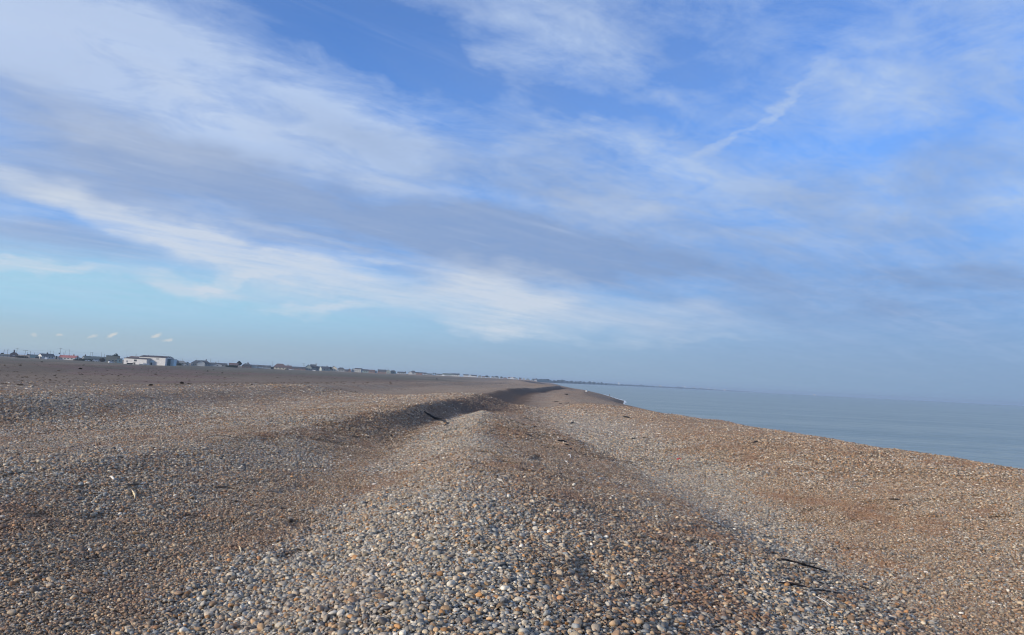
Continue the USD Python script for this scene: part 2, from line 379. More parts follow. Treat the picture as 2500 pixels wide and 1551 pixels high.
# ------------------------------------------------------------------ the ground sheet
th = np.concatenate([np.linspace(-math.radians(54), math.radians(50), 640), np.linspace(math.radians(50), math.radians(306), 120)[1:-1]])
rr = np.concatenate([np.geomspace(0.8, 60, 250), np.geomspace(60, 1400, 330)[1:], np.geomspace(1400, 10500, 50)[1:]])
R, T = np.meshgrid(rr, th, indexing='ij')
GX, GY = R * np.sin(T), R * np.cos(T)
GZ = land(GX, GY)
GZ = GZ - 0.030 * (1 - sstep(R, 25, 45))
nr, nt = R.shape
V = np.vstack([np.stack([GX, GY, GZ], -1).reshape(-1, 3), [[0, 0, float(land(0.0, 0.0)) - 0.030]]])
i, j = np.meshgrid(np.arange(nr - 1), np.arange(nt), indexing='ij')
a, b, c2, d2 = i * nt + j, i * nt + (j + 1) % nt, (i + 1) * nt + (j + 1) % nt, (i + 1) * nt + j
Fq = np.stack([a, d2, c2, b], -1).reshape(-1, 4)
F = np.vstack([Fq[:, [0, 1, 2]], Fq[:, [0, 2, 3]], np.stack([np.full(nt, nr * nt), np.arange(nt), (np.arange(nt) + 1) % nt], -1)])
beach = UsdGeom.Xform.Define(stage, '/World/shingle_beach')
tag(beach, kind='structure')


def attr_float(path, name, values):
    UsdGeom.PrimvarsAPI(stage.GetPrimAtPath(path)).CreatePrimvar(name, Sdf.ValueTypeNames.FloatArray, 'vertex').Set(Vt.FloatArray.FromNumpy(np.asarray(values, np.float32)))


vx, vy = V[:, 0], V[:, 1]
vd = np.hypot(vx, vy)
VP = np.stack([vx, vy, np.zeros_like(vx)], -1)
vyy = np.maximum(vy, 0)
inland = sstep(crest_x(vyy) - vx, 25, 90)
brown_v = zone(vx, vy)[1]
beyond = sstep(bank_x(vyy) - vx, -1.5, 2.5) * sstep(vd, 26, 40) * (1 - 0.6 * sstep(vd, 260, 400))
turf_v = np.clip(0.42 * beyond + inland * sstep(vd, 105, 190) * 1.05 + (meshkit.fbm(VP / np.array([30, 60, 1]), 4, 41) - 0.5) * 2.4 * inland * sstep(vd, 60, 130), 0, 1) * (1 - 0.5 * sstep(vd, 700, 1000))
red_v = np.clip(0.34 * beyond + sstep(meshkit.fbm(VP / np.array([18, 38, 1]), 4, 51), 0.50, 0.62) * sstep(-vx, 14, 40) * sstep(vd, 40, 80) * (1 - sstep(vd, 170, 420)), 0, 1)
shade_tint_v = gravel(vx, vy)
wet_v = sstep(vx, shore_x(vyy) - 5.0, shore_x(vyy) - 1.5)

G = Graph()
pos = G.node('geometry', 'position')
flat = G.node('mapping', 'vector', mapping_type='point', vector=pos, scale=(1, 1, 0.4))
vor = G.node('voronoi_texture', 'color', vector=flat, scale=26.0)
vord = G.node('voronoi_texture', 'distance', vector=flat, scale=26.0)
cell = G.node('separate_color', 'r', color=vor)
cell2 = G.node('separate_color', 'g', color=vor)
at = {k: G.node('attribute', 'fac', attribute=k) for k in ('brown', 'turf', 'red', 'wet', 'shade_tint')}
GREYS = [(p_, tuple(np.array(c_) * (.93, .88, .79))) for p_, c_ in [(0.0, (.10, .10, .11)), (.12, (.20, .20, .20)), (.3, (.25, .24, .23)), (.5, (.30, .27, .235)), (.68, (.33, .27, .20)), (.82, (.30, .19, .11)), (.92, (.40, .37, .33)), (1.0, (.55, .52, .48))]]
BROWNS = [(p_, tuple(np.array(c_) * (.93, .88, .79))) for p_, c_ in [(0.0, (.10, .075, .06)), (.2, (.20, .145, .11)), (.45, (.27, .195, .145)), (.65, (.31, .24, .18)), (.8, (.29, .18, .11)), (.92, (.37, .31, .25)), (1.0, (.48, .42, .36))]]
cg = G.ramp(cell, GREYS)
cb = G.ramp(cell, BROWNS)
stone = G.mix(at['brown'], cg, cb)
# patches of several sizes, from hand-wide to metres: what is left of the single stones from afar
n1 = G.noise(flat, 7.0, 3.0, 0.7)
n2 = G.noise(flat, 1.3, 5.0, 0.72)
n0 = G.noise(flat, 2.7, 3.0, 0.8)
patch = G.math('multiply', G.rng(n0, 0.3, 0.7, 0.72, 1.30, 'linear'), G.rng(n1, 0.25, 0.75, 0.45, 1.55, 'linear'), G.rng(n2, 0.25, 0.75, 0.66, 1.34, 'linear'))
pv = G.node('combine_xyz', 'vector', x=patch, y=patch, z=patch)
stone = G.mix(1.0, stone, pv, 'multiply')
tn = G.noise(flat, 0.35, 6.0, 0.7)
turf = G.ramp(tn, [(0.2, (.055, .055, .036)), (.45, (.095, .090, .062)), (.62, (.13, .115, .085)), (.85, (.17, .15, .12))])
redc = G.ramp(G.noise(flat, 0.9, 6.0, 0.7), [(0.2, (.09, .055, .05)), (.5, (.16, .105, .09)), (.8, (.22, .17, .14))])
stone = G.mix(at['shade_tint'], stone, G.mix(1.0, cb, (.50, .46, .45), 'multiply'))  # brown gravel darkened here, standing in for shade on the bank face
base = G.mix(at['turf'], stone, turf)
base = G.mix(G.math('multiply', at['red'], 0.75), base, redc)
base = G.mix(G.math('multiply', at['wet'], 0.55), base, (.05, .042, .036))
hb = G.math('multiply_add', vord, -0.6, G.math('multiply', n1, 1.6))
hb = G.math('multiply_add', n2, 2.6, G.math('multiply_add', n0, 1.6, hb))
nb = G.node('bump', 'normal', height=hb, strength=0.7, distance=0.05)
gb = G.node('principled_bsdf', 'BSDF', base_color=base, roughness=0.85, specular_ior_level=0.2, normal=nb)
ground_look = G.material('/World/Looks/shingle_ground', surface=gb)
bed = part('/World/shingle_beach', 'shingle_bed', (V, F), ground_look, smooth=True)
for k, v in (('brown', brown_v), ('turf', turf_v), ('red', red_v), ('wet', wet_v), ('shade_tint', shade_tint_v)):
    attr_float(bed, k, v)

# ------------------------------------------------------------------ the sea
W = Graph()
wp = W.node('geometry', 'position')
wm1 = W.node('mapping', 'vector', mapping_type='point', vector=wp, rotation=(0, 0, 0.5), scale=(0.35, 1.0, 1.0))
h1 = W.noise(wm1, 0.55, 5.0, 0.62, 0.4)
h2 = W.noise(wm1, 0.035, 4.0, 0.6, 0.3)
wb = W.node('bump', 'normal', height=W.math('multiply_add', h2, 2.0, h1), strength=1.0, distance=0.9)
lanes = W.noise(W.node('mapping', 'vector', mapping_type='point', vector=wp, rotation=(0, 0, 0.10), scale=(0.10, 1.0, 1.0)), 0.045, 5.0, 0.68, 0.3)
chop = W.noise(W.node('mapping', 'vector', mapping_type='point', vector=wp, rotation=(0, 0, 0.35), scale=(0.22, 1.0, 1.0)), 0.42, 4.0, 0.7, 0.5)
mixed = W.math('multiply_add', W.math('subtract', chop, 0.5), 1.25, lanes)
wcol = W.ramp(mixed, [(0.25, (.175, .225, .205)), (.5, (.225, .275, .245)), (.75, (.275, .32, .28))])
caps = W.rng(W.noise(W.node('mapping', 'vector', mapping_type='point', vector=wp, rotation=(0, 0, 0.35), scale=(0.3, 1.0, 1.0)), 0.55, 3.0, 0.75), 0.74, 0.80, 0.0, 0.55)
wcol = W.mix(caps, wcol, (.62, .64, .64))
wsurf = W.node('principled_bsdf', 'BSDF', base_color=wcol, roughness=0.28, ior=1.333, specular_ior_level=0.5, normal=wb)
sea_look = W.material('/World/Looks/sea_water', surface=wsurf)
sr = np.concatenate([[15.0], np.geomspace(25, 11000, 90)])
st = np.linspace(0, 2 * math.pi, 181)[:-1]
SR, ST = np.meshgrid(sr, st, indexing='ij')
SV = np.stack([SR * np.sin(ST) + 0, SR * np.cos(ST), np.zeros_like(SR)], -1).reshape(-1, 3)
i, j = np.meshgrid(np.arange(len(sr) - 1), np.arange(180), indexing='ij')
q = np.stack([i * 180 + j, (i + 1) * 180 + j, (i + 1) * 180 + (j + 1) % 180, i * 180 + (j + 1) % 180], -1).reshape(-1, 4)
sea = usdkit.mesh(stage, '/World/sea', (SV, q), sea_look, smooth=True)
tag(sea, kind='structure')

# ------------------------------------------------------------------ pebbles
def stone_shape(seed, sub):
    r = np.random.default_rng(seed)
    m = trimesh.creation.icosphere(sub, 1.0)
    v = np.array(m.vertices)
    p = r.uniform(2.0, 2.7)
    v = v / (np.abs(v) ** p).sum(1, keepdims=True) ** (1 / p)
    v = v * (1 + 0.34 * (meshkit.noise(v * 1.15 + r.uniform(0, 50, 3), seed) - 0.5)[:, None])
    v = v * np.array([1.0, r.uniform(0.62, 0.92), r.uniform(0.42, 0.72)])
    v[:, 2] *= np.where(v[:, 2] > 0, r.uniform(.85, 1.1), r.uniform(.85, 1.1))
    return v, np.array(m.faces)


WARM = np.array([1.10, 1.05, 0.94])


def flint_shape(seed):
    r = np.random.default_rng(seed)
    d = r.normal(size=(16, 3)); d /= np.linalg.norm(d, axis=1, keepdims=True)
    m = trimesh.convex.convex_hull(d * r.uniform(.75, 1.1, (16, 1)) * np.array([1.0, r.uniform(.55, .85), r.uniform(.32, .6)]))
    m = m.subdivide()
    v = np.array(m.vertices)
    for _ in range(1):
        nb = m.vertex_neighbors
        v = 0.6 * v + 0.4 * np.array([v[list(k)].mean(0) for k in nb])
    return v * 1.12, np.array(m.faces)


def pebble_look(name, colours, weights, rust=0.15):
    g = Graph()
    w = np.cumsum(np.array(weights, float) / sum(weights))
    stops = []
    lo = 0.0
    for col, hi in zip(colours, w):
        stops += [(lo, col), (max(lo, hi - 0.004), col)]
        lo = hi
    rnd = g.node('object_info', 'random')
    base = g.ramp(rnd, [(p_, tuple(np.array(c_) * WARM)) for p_, c_ in stops])
    oc = g.node('texture_coordinate', 'object')
    shift = g.math('multiply', rnd, 91.7)
    v = g.vmath('add', oc, g.node('combine_xyz', 'vector', x=shift, y=shift, z=shift))
    n = g.noise(v, 1.6, 5.0, 0.62, 0.4)
    f = g.rng(n, 0.25, 0.75, 0.72, 1.26, 'linear')
    tone = g.math('multiply', f, g.rng(g.node('white_noise_texture', 'value', dimensions='1D', w=shift), 0, 1, 0.50, 1.50, 'linear'))
    c = g.mix(1.0, base, g.node('combine_xyz', 'vector', x=tone, y=tone, z=tone), 'multiply')
    where = g.noise(g.node('mapping', 'vector', mapping_type='point', vector=g.node('geometry', 'position'), scale=(1, .6, .2)), 0.75, 4.0, 0.65)
    c = g.mix(g.rng(where, 0.50, 0.70, 0.0, rust), c, (.21, .105, .055))
    stain = g.rng(g.noise(v, 0.8, 3.0, 0.6), 0.56, 0.74, 0.0, 0.45)
    c = g.mix(stain, c, (.26, .15, .08))
    b = g.node('bump', 'normal', height=g.noise(v, 5.0, 4.0, 0.6), strength=0.25, distance=0.08)
    s = g.node('principled_bsdf', 'BSDF', base_color=c, roughness=0.62, specular_ior_level=0.35, normal=b)
    return g.material('/World/Looks/' + name, surface=s)


grey_look = pebble_look('grey_pebbles', [(.245, .235, .22), (.165, .175, .185), (.30, .275, .235), (.35, .295, .22), (.33, .225, .135), (.31, .17, .075), (.42, .40, .36), (.085, .09, .10), (.19, .13, .09), (.48, .46, .425), (.27, .235, .195)],
                        [20, 15, 15, 11, 7, 4.5, 6, 6, 6, 1.6, 12])
brown_look = pebble_look('brown_pebbles', [(.225, .155, .105), (.28, .20, .13), (.155, .10, .07), (.31, .245, .175), (.225, .195, .16), (.26, .14, .07), (.36, .31, .245), (.095, .075, .062), (.19, .185, .18), (.50, .47, .43)],
                         [20, 17, 12, 13, 14, 6, 6, 6, 8, 1.2], 0.62)
dark_look = pebble_look('shade_tinted_gravel', [(.105, .072, .054), (.13, .092, .068), (.075, .053, .043), (.15, .116, .09), (.105, .09, .08), (.125, .072, .045), (.20, .17, .14)], [20, 17, 12, 11, 12, 8, 3], 0.3)  # fine brown gravel colours, darkened to carry the shade of the bank face
rng = np.random.default_rng(11)


def scatter(r0, r1, half, size_k, cover, zone_of=zone):
    """Stones between two distances. size_k: least radius per metre of distance."""
    out = []
    edges = np.geomspace(r0, r1, max(2, int(14 * math.log(r1 / r0)) + 2))
    for a, b in zip(edges[:-1], edges[1:]):
        rmin = size_k * a
        area = half * 2 * (b * b - a * a) / 2
        small = max(0.0098, rmin)
        n = int(area * cover / (math.pi * 0.72 * small * small))
        r = np.sqrt(rng.uniform(a * a, b * b, n))
        t = rng.uniform(-half, half, n)
        x, y = r * np.sin(t), r * np.cos(t)
        z, zb = zone_of(x, y)
        fine = rng.uniform(size=n) < sstep(z, 0.05, 1.0)
        brown = rng.uniform(size=n) < sstep(zb, -0.05, 1.0)
        mean = np.where(fine, 0.0102, 0.0162)
        shade_tint = rng.uniform(size=n) < 0.85 * gravel(x, y)  # stones on the bank face that take the shade-darkened colours
        mean = np.where(shade_tint, 0.0095, mean)
        brown = np.where(shade_tint, 2, brown.astype(int))
        s = mean * np.exp(rng.normal(0, 0.42, n)) * (1 + 0.9 * (rng.uniform(size=n) < 0.015))
        s = np.minimum(s, 0.036)
        s = np.maximum(s, rmin * rng.uniform(0.8, 1.3, n))
        keep = rng.uniform(size=n) < np.clip((small / s) ** 2 * 1.15, 0, 1)
        past = sstep(bank_x(np.maximum(y, 0)) - x, -1.5, 2.5) * sstep(r, 26, 40)
        keep = keep & (rng.uniform(size=n) > 0.88 * past)
        ok = keep & (x < shore_x(np.maximum(y, 0)) - 2)
        out.append(np.stack([x, y, s, brown], -1)[ok])
    return np.vstack(out)


st_ = np.vstack([scatter(2.6, 9.0, math.radians(46), 0.0009, 1.75), scatter(9.0, 22.0, math.radians(42), 0.00095, 1.35), scatter(22.0, 75.0, math.radians(40), 0.00115, 0.66)])
px_, py_, ps_, pf_ = st_.T
pz_ = land(px_, py_)
pd_ = np.hypot(px_, py_)
lift = rng.uniform(-0.95, 0.60, len(ps_)) * ps_
pz_ = pz_ + lift - 0.50 * ps_ * sstep(pd_, 18, 40)
NSHAPE = 12
kind = rng.integers(0, NSHAPE, len(ps_))
yaw = rng.uniform(0, 2 * math.pi, len(ps_))
tilt = rng.normal(0, 0.33, (len(ps_), 2))


def quat(yaw, tilt):
    h = np.hypot(tilt[:, 0], tilt[:, 1]) + 1e-9
    qa = np.stack([np.cos(h / 2), np.sin(h / 2) * tilt[:, 0] / h, np.sin(h / 2) * tilt[:, 1] / h, 0 * h], -1)
    qb = np.stack([np.cos(yaw / 2), 0 * yaw, 0 * yaw, np.sin(yaw / 2)], -1)
    w1, x1, y1, z1 = qa.T; w2, x2, y2, z2 = qb.T
    return np.stack([w1 * w2 - x1 * x2 - y1 * y2 - z1 * z2, w1 * x2 + x1 * w2 + y1 * z2 - z1 * y2, w1 * y2 - x1 * z2 + y1 * w2 + z1 * x2, w1 * z2 + x1 * y2 - y1 * x2 + z1 * w2], -1)


Q = quat(yaw, tilt)
# the 300 that show largest are parts of their own
rel = np.stack([px_, py_, pz_ - EYE], -1)
cx, cy, cz_ = rel @ CR, rel @ CU, rel @ F3
sxp, syp = 1250 + FPX * cx / cz_, 775.5 - FPX * cy / cz_
seen = (sxp > -10) & (sxp < 2510) & (syp < 1556) & (cz_ > 0) & (lift > -0.2 * ps_)
order = np.argsort(-np.where(seen, ps_ / cz_, 0))[:300]
single = np.zeros(len(ps_), bool); single[order] = True


def rotate(q, v):
    w, u = q[0], q[1:]
    return v + 2 * np.cross(u, np.cross(u, v) + w * v)


for n_, k in enumerate(order):
    v, f = stone_shape(500 + n_, 2) if n_ % 5 else flint_shape(500 + n_)
    path = numbered('/World/shingle_beach', 'pebble')
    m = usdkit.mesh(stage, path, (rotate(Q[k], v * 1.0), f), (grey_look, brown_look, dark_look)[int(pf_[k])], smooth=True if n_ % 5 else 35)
    xm = UsdGeom.Xformable(m)
    xm.AddTranslateOp().Set(Gf.Vec3d(float(px_[k]), float(py_[k]), float(pz_[k])))
    xm.AddScaleOp().Set(Gf.Vec3f(*[float(ps_[k])] * 3))
inst = UsdGeom.PointInstancer.Define(stage, '/World/shingle_beach/loose_shingle')
tag(inst, kind='stuff')
protos = []
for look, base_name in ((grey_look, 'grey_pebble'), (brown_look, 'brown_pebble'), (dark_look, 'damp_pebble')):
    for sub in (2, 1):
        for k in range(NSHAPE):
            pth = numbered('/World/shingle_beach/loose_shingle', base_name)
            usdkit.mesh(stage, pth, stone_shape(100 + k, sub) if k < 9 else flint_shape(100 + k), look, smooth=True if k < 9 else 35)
            protos.append(Sdf.Path(pth))
inst.CreatePrototypesRel().SetTargets(protos)
rest = ~single
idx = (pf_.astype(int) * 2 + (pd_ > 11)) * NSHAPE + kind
inst.CreatePositionsAttr(Vt.Vec3fArray.FromNumpy(np.stack([px_, py_, pz_], -1)[rest].astype(np.float32)))
inst.CreateProtoIndicesAttr(Vt.IntArray.FromNumpy(idx[rest].astype(np.int32)))
inst.CreateScalesAttr(Vt.Vec3fArray.FromNumpy(np.repeat(ps_[rest][:, None], 3, 1).astype(np.float32)))
inst.CreateOrientationsAttr(Vt.QuathArray.FromNumpy(Q[rest][:, [1, 2, 3, 0]].astype(np.float16)))
print('stones', len(ps_))
# ------------------------------------------------------------------ houses, poles and what else stands on the plain
PAL = {}


def paint(name, col, rough=0.8, vary=0.10, scale=0.8, spec=0.25):
    if name not in PAL:
        PAL[name] = plain(name, col, rough, vary, scale, spec)
    return PAL[name]


WHITE = paint('white_paint', (.44, .44, .435)); CREAM = paint('cream_render', (.62, .55, .42)); PALE = paint('pale_render', (.50, .50, .47))
GREYW = paint('grey_render', (.30, .31, .31)); STONE = paint('greenish_render', (.27, .30, .28)); BRICKD = paint('dark_brick', (.15, .115, .11)); BRICK = paint('red_brick', (.24, .15, .125))
KHAKI = paint('khaki_boards', (.27, .25, .19)); TEAL = paint('teal_boards', (.22, .30, .29)); BLUEW = paint('pale_blue_panel', (.42, .54, .60)); DARKW = paint('tarred_boards', (.055, .058, .062))
R_SLATE = paint('slate_roof', (.075, .082, .092)); R_BROWN = paint('brown_tile_roof', (.12, .088, .085)); R_RED = paint('red_sheet_roof', (.30, .12, .11)); R_GREY = paint('grey_sheet_roof', (.17, .18, .18)); R_DARK = paint('dark_felt_roof', (.06, .055, .06)); R_GREEN = paint('mossy_roof', (.11, .13, .12))
GLASS = usdkit.material(stage, '/World/Looks/window_glass', {'p': ('principled_bsdf', {'base_color': (.035, .045, .055), 'roughness': 0.12, 'specular_ior_level': 0.6})}, [], surface='p.BSDF')
DOORT = paint('dark_teal_paint', (.035, .085, .11)); DOORD = paint('dark_door_paint', (.06, .055, .05)); WOOD = paint('weathered_pole_wood', (.13, .115, .10)); METAL = paint('galvanised_metal', (.30, .31, .32), 0.5); TYRE = paint('tyre_rubber', (.02, .02, .02)); TRIM = paint('white_trim', (.58, .58, .57))


def box(x0, x1, y0, y1, z0, z1):
    m = trimesh.creation.box([x1 - x0, y1 - y0, z1 - z0])
    m.apply_translation([(x0 + x1) / 2, (y0 + y1) / 2, (z0 + z1) / 2])
    return m


def hull(pts):
    return trimesh.convex.convex_hull(np.array(pts, float))


def join(*ms):
    return trimesh.util.concatenate(list(ms))


def slab(a, b, c, d, t):
    """A roof slope: four corners, thickened upwards."""
    p = np.array([a, b, c, d], float)
    return hull(np.vstack([p, p + np.array([0, 0, t])]))


def gable_x(W, D, hw, hr, over=0.3, t=0.16):
    """Walls and roof with the ridge along the front."""
    wall = join(box(-W / 2, W / 2, -D / 2, D / 2, -0.6, hw))
    for s in (-1, 1):
        x = s * (W / 2 - 0.12)
        wall = join(wall, hull([[x - .12, -D / 2, hw - .01], [x + .12, -D / 2, hw - .01], [x - .12, D / 2, hw - .01], [x + .12, D / 2, hw - .01], [x - .12, 0, hw + hr - .02], [x + .12, 0, hw + hr - .02]]))
    k = hr / (D / 2)
    X = W / 2 + over
    e = D / 2 + over
    ze = hw - over * k
    roof = join(slab([-X, -e, ze], [X, -e, ze], [X, 0, hw + hr], [-X, 0, hw + hr], t), slab([-X, e, ze], [X, e, ze], [X, 0, hw + hr], [-X, 0, hw + hr], t))
    return wall, roof


def turn(m, q=math.pi / 2):
    m = m.copy(); m.apply_transform(trimesh.transformations.rotation_matrix(q, [0, 0, 1])); return m


def gable_y(W, D, hw, hr, over=0.3, t=0.16):
    w, r = gable_x(D, W, hw, hr, over, t)
    return turn(w), turn(r)


def hip(W, D, hw, hr, over=0.35):
    wall = box(-W / 2, W / 2, -D / 2, D / 2, -0.6, hw)
    X, Y = W / 2 + over, D / 2 + over
    q = max(W / 2 - D / 2 * 0.8, W * 0.12)
    roof = hull([[-X, -Y, hw], [X, -Y, hw], [X, Y, hw], [-X, Y, hw], [-X, -Y, hw + .12], [X, -Y, hw + .12], [X, Y, hw + .12], [-X, Y, hw + .12], [-q, 0, hw + hr], [q, 0, hw + hr]])
    return wall, roof


def flatroof(W, D, hw, hr=0.3, over=0.2):
    return box(-W / 2, W / 2, -D / 2, D / 2, -0.6, hw), box(-W / 2 - over, W / 2 + over, -D / 2 - over, D / 2 + over, hw, hw + hr)


SHAPES = {'side': gable_x, 'front': gable_y, 'hip': hip, 'flat': flatroof}


def place(px, dist):
    """A spot on the ground seen in the photograph's column px on the horizon, dist metres ahead."""
    d = ray(px, horizon_y(px))
    x, y = d[0] / d[1] * dist, dist
    return np.array([x, y, float(land(x, y))]), math.atan2(x, y)


def window(parent, x, y, z, w, h, face=-1, frame=None):
    f = part(parent, 'window', join(box(x - w / 2 - .08, x + w / 2 + .08, y + face * .07 if face < 0 else y, y if face < 0 else y + .07, z - h / 2 - .08, z - h / 2), box(x - w / 2 - .08, x + w / 2 + .08, y - .07, y, z + h / 2, z + h / 2 + .08),
             box(x - w / 2 - .08, x - w / 2, y - .07, y, z - h / 2, z + h / 2), box(x + w / 2, x + w / 2 + .08, y - .07, y, z - h / 2, z + h / 2), box(x - .03, x + .03, y - .07, y, z - h / 2, z + h / 2)), frame or TRIM)
    part(f, 'pane', box(x - w / 2, x + w / 2, y - .03, y - .005, z - h / 2, z + h / 2), GLASS)


def house(label, x0, x1, top, dist, shape, wall, roof, wallpart=0.55, base=None, yaw=0.0, depth=None, windows=0, door=None, chimney=None, chim_mat=None, name='house', cat='house', group=None, win_side=None, sink=0.0):
    """A house from its outline in the photograph: left and right column and the row of its top."""
    xc = (x0 + x1) / 2
    loc, a = place(xc, dist)
    m = dist * math.hypot(1, math.tan(a)) / (FPX / math.cos(math.atan((xc - 1250) / FPX)))   # metres per pixel at that distance, square to the view
    gz = loc[2]
    # the row of the top gives the height
    tdir = ray(xc, top)
    ztop = EYE + math.hypot(loc[0], loc[1]) * tdir[2] / math.hypot(tdir[0], tdir[1])
    H = max(ztop - gz, 2.0) + sink
    Wm = (x1 - x0) * m
    if shape == 'flat':
        hw, hr = H - .3, .3
    else:
        hw, hr = H * wallpart, H * (1 - wallpart)
    D = depth or (min(max(Wm * 0.7, 5.0), 9.0) if shape != 'front' else 9.0)
    W = Wm - 0.5
    if yaw:
        W = max((Wm - D * abs(math.sin(yaw))) / math.cos(yaw), Wm * 0.4)
    p = thing(name, label, cat, (loc[0], loc[1], gz - sink), -a + yaw, group)
    wm, rm = SHAPES[shape](W, D, hw, hr)
    part(p, 'wall', wm, wall)
    rp = part(p, 'roof', rm, roof)
    if chimney is not None:
        cx = chimney * W / 2
        part(rp, 'chimney', join(box(cx - .45, cx + .45, -.45, .45, hw + hr * .4, hw + hr + 1.0), box(cx - .52, cx + .52, -.52, .52, hw + hr + .8, hw + hr + .92), box(cx - .3, cx - .05, -.15, .15, hw + hr + 1.0, hw + hr + 1.3), box(cx + .05, cx + .3, -.15, .15, hw + hr + 1.0, hw + hr + 1.3)), chim_mat or BRICKD)
    xs = np.linspace(-W / 2, W / 2, windows + 2)[1:-1] if windows else []
    for k, x in enumerate(xs):
        window(p, x, -D / 2, min(hw * .58, 1.7), min(1.5, W / (windows + 1) * .55), min(1.2, hw * .45))
    if door is not None:
        x = door * W / 2
        part(p, 'door', box(x - .5, x + .5, -D / 2 - .06, -D / 2 - .005, 0, 2.0), DOORD)
    return p, W, D, hw, hr


def wing(p, x0, x1, y0, y1, hw, hr, wall, roof, shape='front', name=''):
    """An extension of a house: another wall and roof part."""
    W, D = x1 - x0, y1 - y0
    wm, rm = SHAPES[shape](W, D, hw, hr)
    for m in (wm, rm):
        m.apply_translation([(x0 + x1) / 2, (y0 + y1) / 2, 0])
    part(p, 'wall', wm, wall); part(p, 'roof', rm, roof)


# --- the near cluster on the left
p, W, D, hw, hr = house('dark brick house with a square chimney at the far left', 25.5, 43, 859.5, 680, 'front', BRICKD, R_DARK, .60, depth=9, chimney=None, windows=0)
rp = p + '/roof'
part(rp, 'chimney', box(-.55, .55, -3.9, -2.9, hw + hr * .6, hw + hr + 1.9), BRICKD)
part(p, 'window', box(-1.1, 1.0, -D / 2 - .05, -D / 2 - .005, 1.3, 1.8), PALE, label='pale horizontal strip window')
house('low dark grey-green outbuilding left of the chimneyed brick house', -8, 26, 864.8, 690, 'hip', GREYW, R_GREEN, .55, windows=0, name='outbuilding', cat='outbuilding')
house('flat roofed grey-green shed left of the white house', 74.5, 97, 866, 700, 'flat', TEAL, R_GREY, name='shed', cat='shed', windows=0)
house('low dark garage tucked against the white house', 86.5, 96.5, 872.3, 672, 'flat', DARKW, TRIM, name='garage', cat='garage', depth=5)
p, W, D, hw, hr = house('white house with a dark slate roof and a white gable end', 96, 131, 864.2, 680, 'side', WHITE, R_SLATE, .55, yaw=math.radians(22), depth=8, windows=4, chimney=.1, chim_mat=R_DARK)
window_y = -W / 2
house('small dark square hut between the white house and the red roofed bungalow', 136, 140.4, 869.2, 690, 'flat', DARKW, R_DARK, name='hut', cat='hut', depth=2)
p, W, D, hw, hr = house('white bungalow with a red sheet roof', 146, 191, 868.2, 690, 'side', WHITE, R_RED, .52, yaw=math.radians(-24), depth=9, windows=4, chimney=.55, chim_mat=BRICK, name='bungalow', cat='bungalow')
part(p, 'chimney_stack', box(W / 2 + .005, W / 2 + .5, -.5, .4, 0, hw + hr + .3), BRICK)
house('low dark felted shed between the red roofed bungalow and the long grey one', 190, 206, 874.6, 705, 'side', GREYW, R_DARK, .5, name='shed', cat='shed')
house('long low grey bungalow with a mossy roof behind a dark hedge', 205, 257, 870.6, 700, 'side', GREYW, R_GREEN, .55, depth=8, windows=3, chimney=-.85, name='bungalow', cat='bungalow', yaw=math.radians(12))
house('khaki flat roofed block under a round dark tree top', 260, 291, 868.5, 640, 'flat', KHAKI, R_GREEN, name='block', cat='building', depth=10, windows=3)
house('small teal boarded hut right of the khaki block', 286, 299, 875.2, 628, 'flat', TEAL, R_GREEN, name='hut', cat='hut', depth=4, windows=1)

# the white boat shed: a low lean-to in front of a tall hall
loc, a = place(362, 556)
p = thing('boat_shed', 'large white shed with a tall dark teal door, longest building on the plain', 'shed', loc, -a + math.radians(-33))
LH, WH, EH, RH = 21.0, 10.5, 6.0, 1.15
x0 = -LH / 2 + 3.0; x1 = x0 + LH
wm, rm = gable_x(LH, WH, EH, RH, .25)
for m in (wm, rm):
    m.apply_translation([(x0 + x1) / 2, WH / 2, 0])
part(p, 'wall', wm, WHITE); part(p, 'roof', rm, R_DARK)
part(p, 'corner_post', box(x1 + .004, x1 + .06, -.05, .9, 0, EH), TRIM)
dr = part(p, 'door', box(x1 + .02, x1 + .1, 2.6, 6.4, 0, 5.3), DOORT, label='tall dark teal sliding door')
part(dr, 'door_rail', box(x1 + .02, x1 + .2, 2.3, 6.8, 5.32, 5.5), TRIM)
part(p, 'vent', box(x1 + .02, x1 + .08, 4.3, 5.3, 6.1, 6.7), R_GREY)
for k, (wx, ww) in enumerate(((x0 + 3.5, 5.0), (x0 + 8.4, 4.2), (x0 + 14.8, 2.2))):
    part(p, 'window', box(wx - ww / 2, wx + ww / 2, -.06, -.004, 4.5, 5.35), R_GREY if k != 1 else METAL, label='strip window under the eaves')
# lean-to
lx0, lx1 = x0 - 9.2, x0 + 9.0
wall = hull([[lx0, -4.2, -.6], [lx1, -4.2, -.6], [lx1, -.01, -.6], [lx0, -.01, -.6], [lx0, -4.2, 4.35], [lx1, -4.2, 4.2], [lx1, -.01, 4.9], [lx0, -.01, 5.0]])
part(p, 'wall', wall, WHITE)
part(p, 'roof', slab([lx0 - .2, -4.5, 4.3], [lx1 + .2, -4.5, 4.15], [lx1 + .2, -.02, 4.92], [lx0 - .2, -.02, 5.05], .18), R_DARK)
back = hull([[lx0 + .1, 0.01, -.6], [x0 - .02, 0.01, -.6], [x0 - .02, 7, -.6], [lx0 + .1, 7, -.6], [lx0 + .1, 0.01, 4.6], [x0 - .02, 0.01, 4.6], [lx0 + .1, 3.5, 5.9], [x0 - .02, 3.5, 5.9], [lx0 + .1, 7, 4.4], [x0 - .02, 7, 4.4]])
part(p, 'wall', back, DARKW)
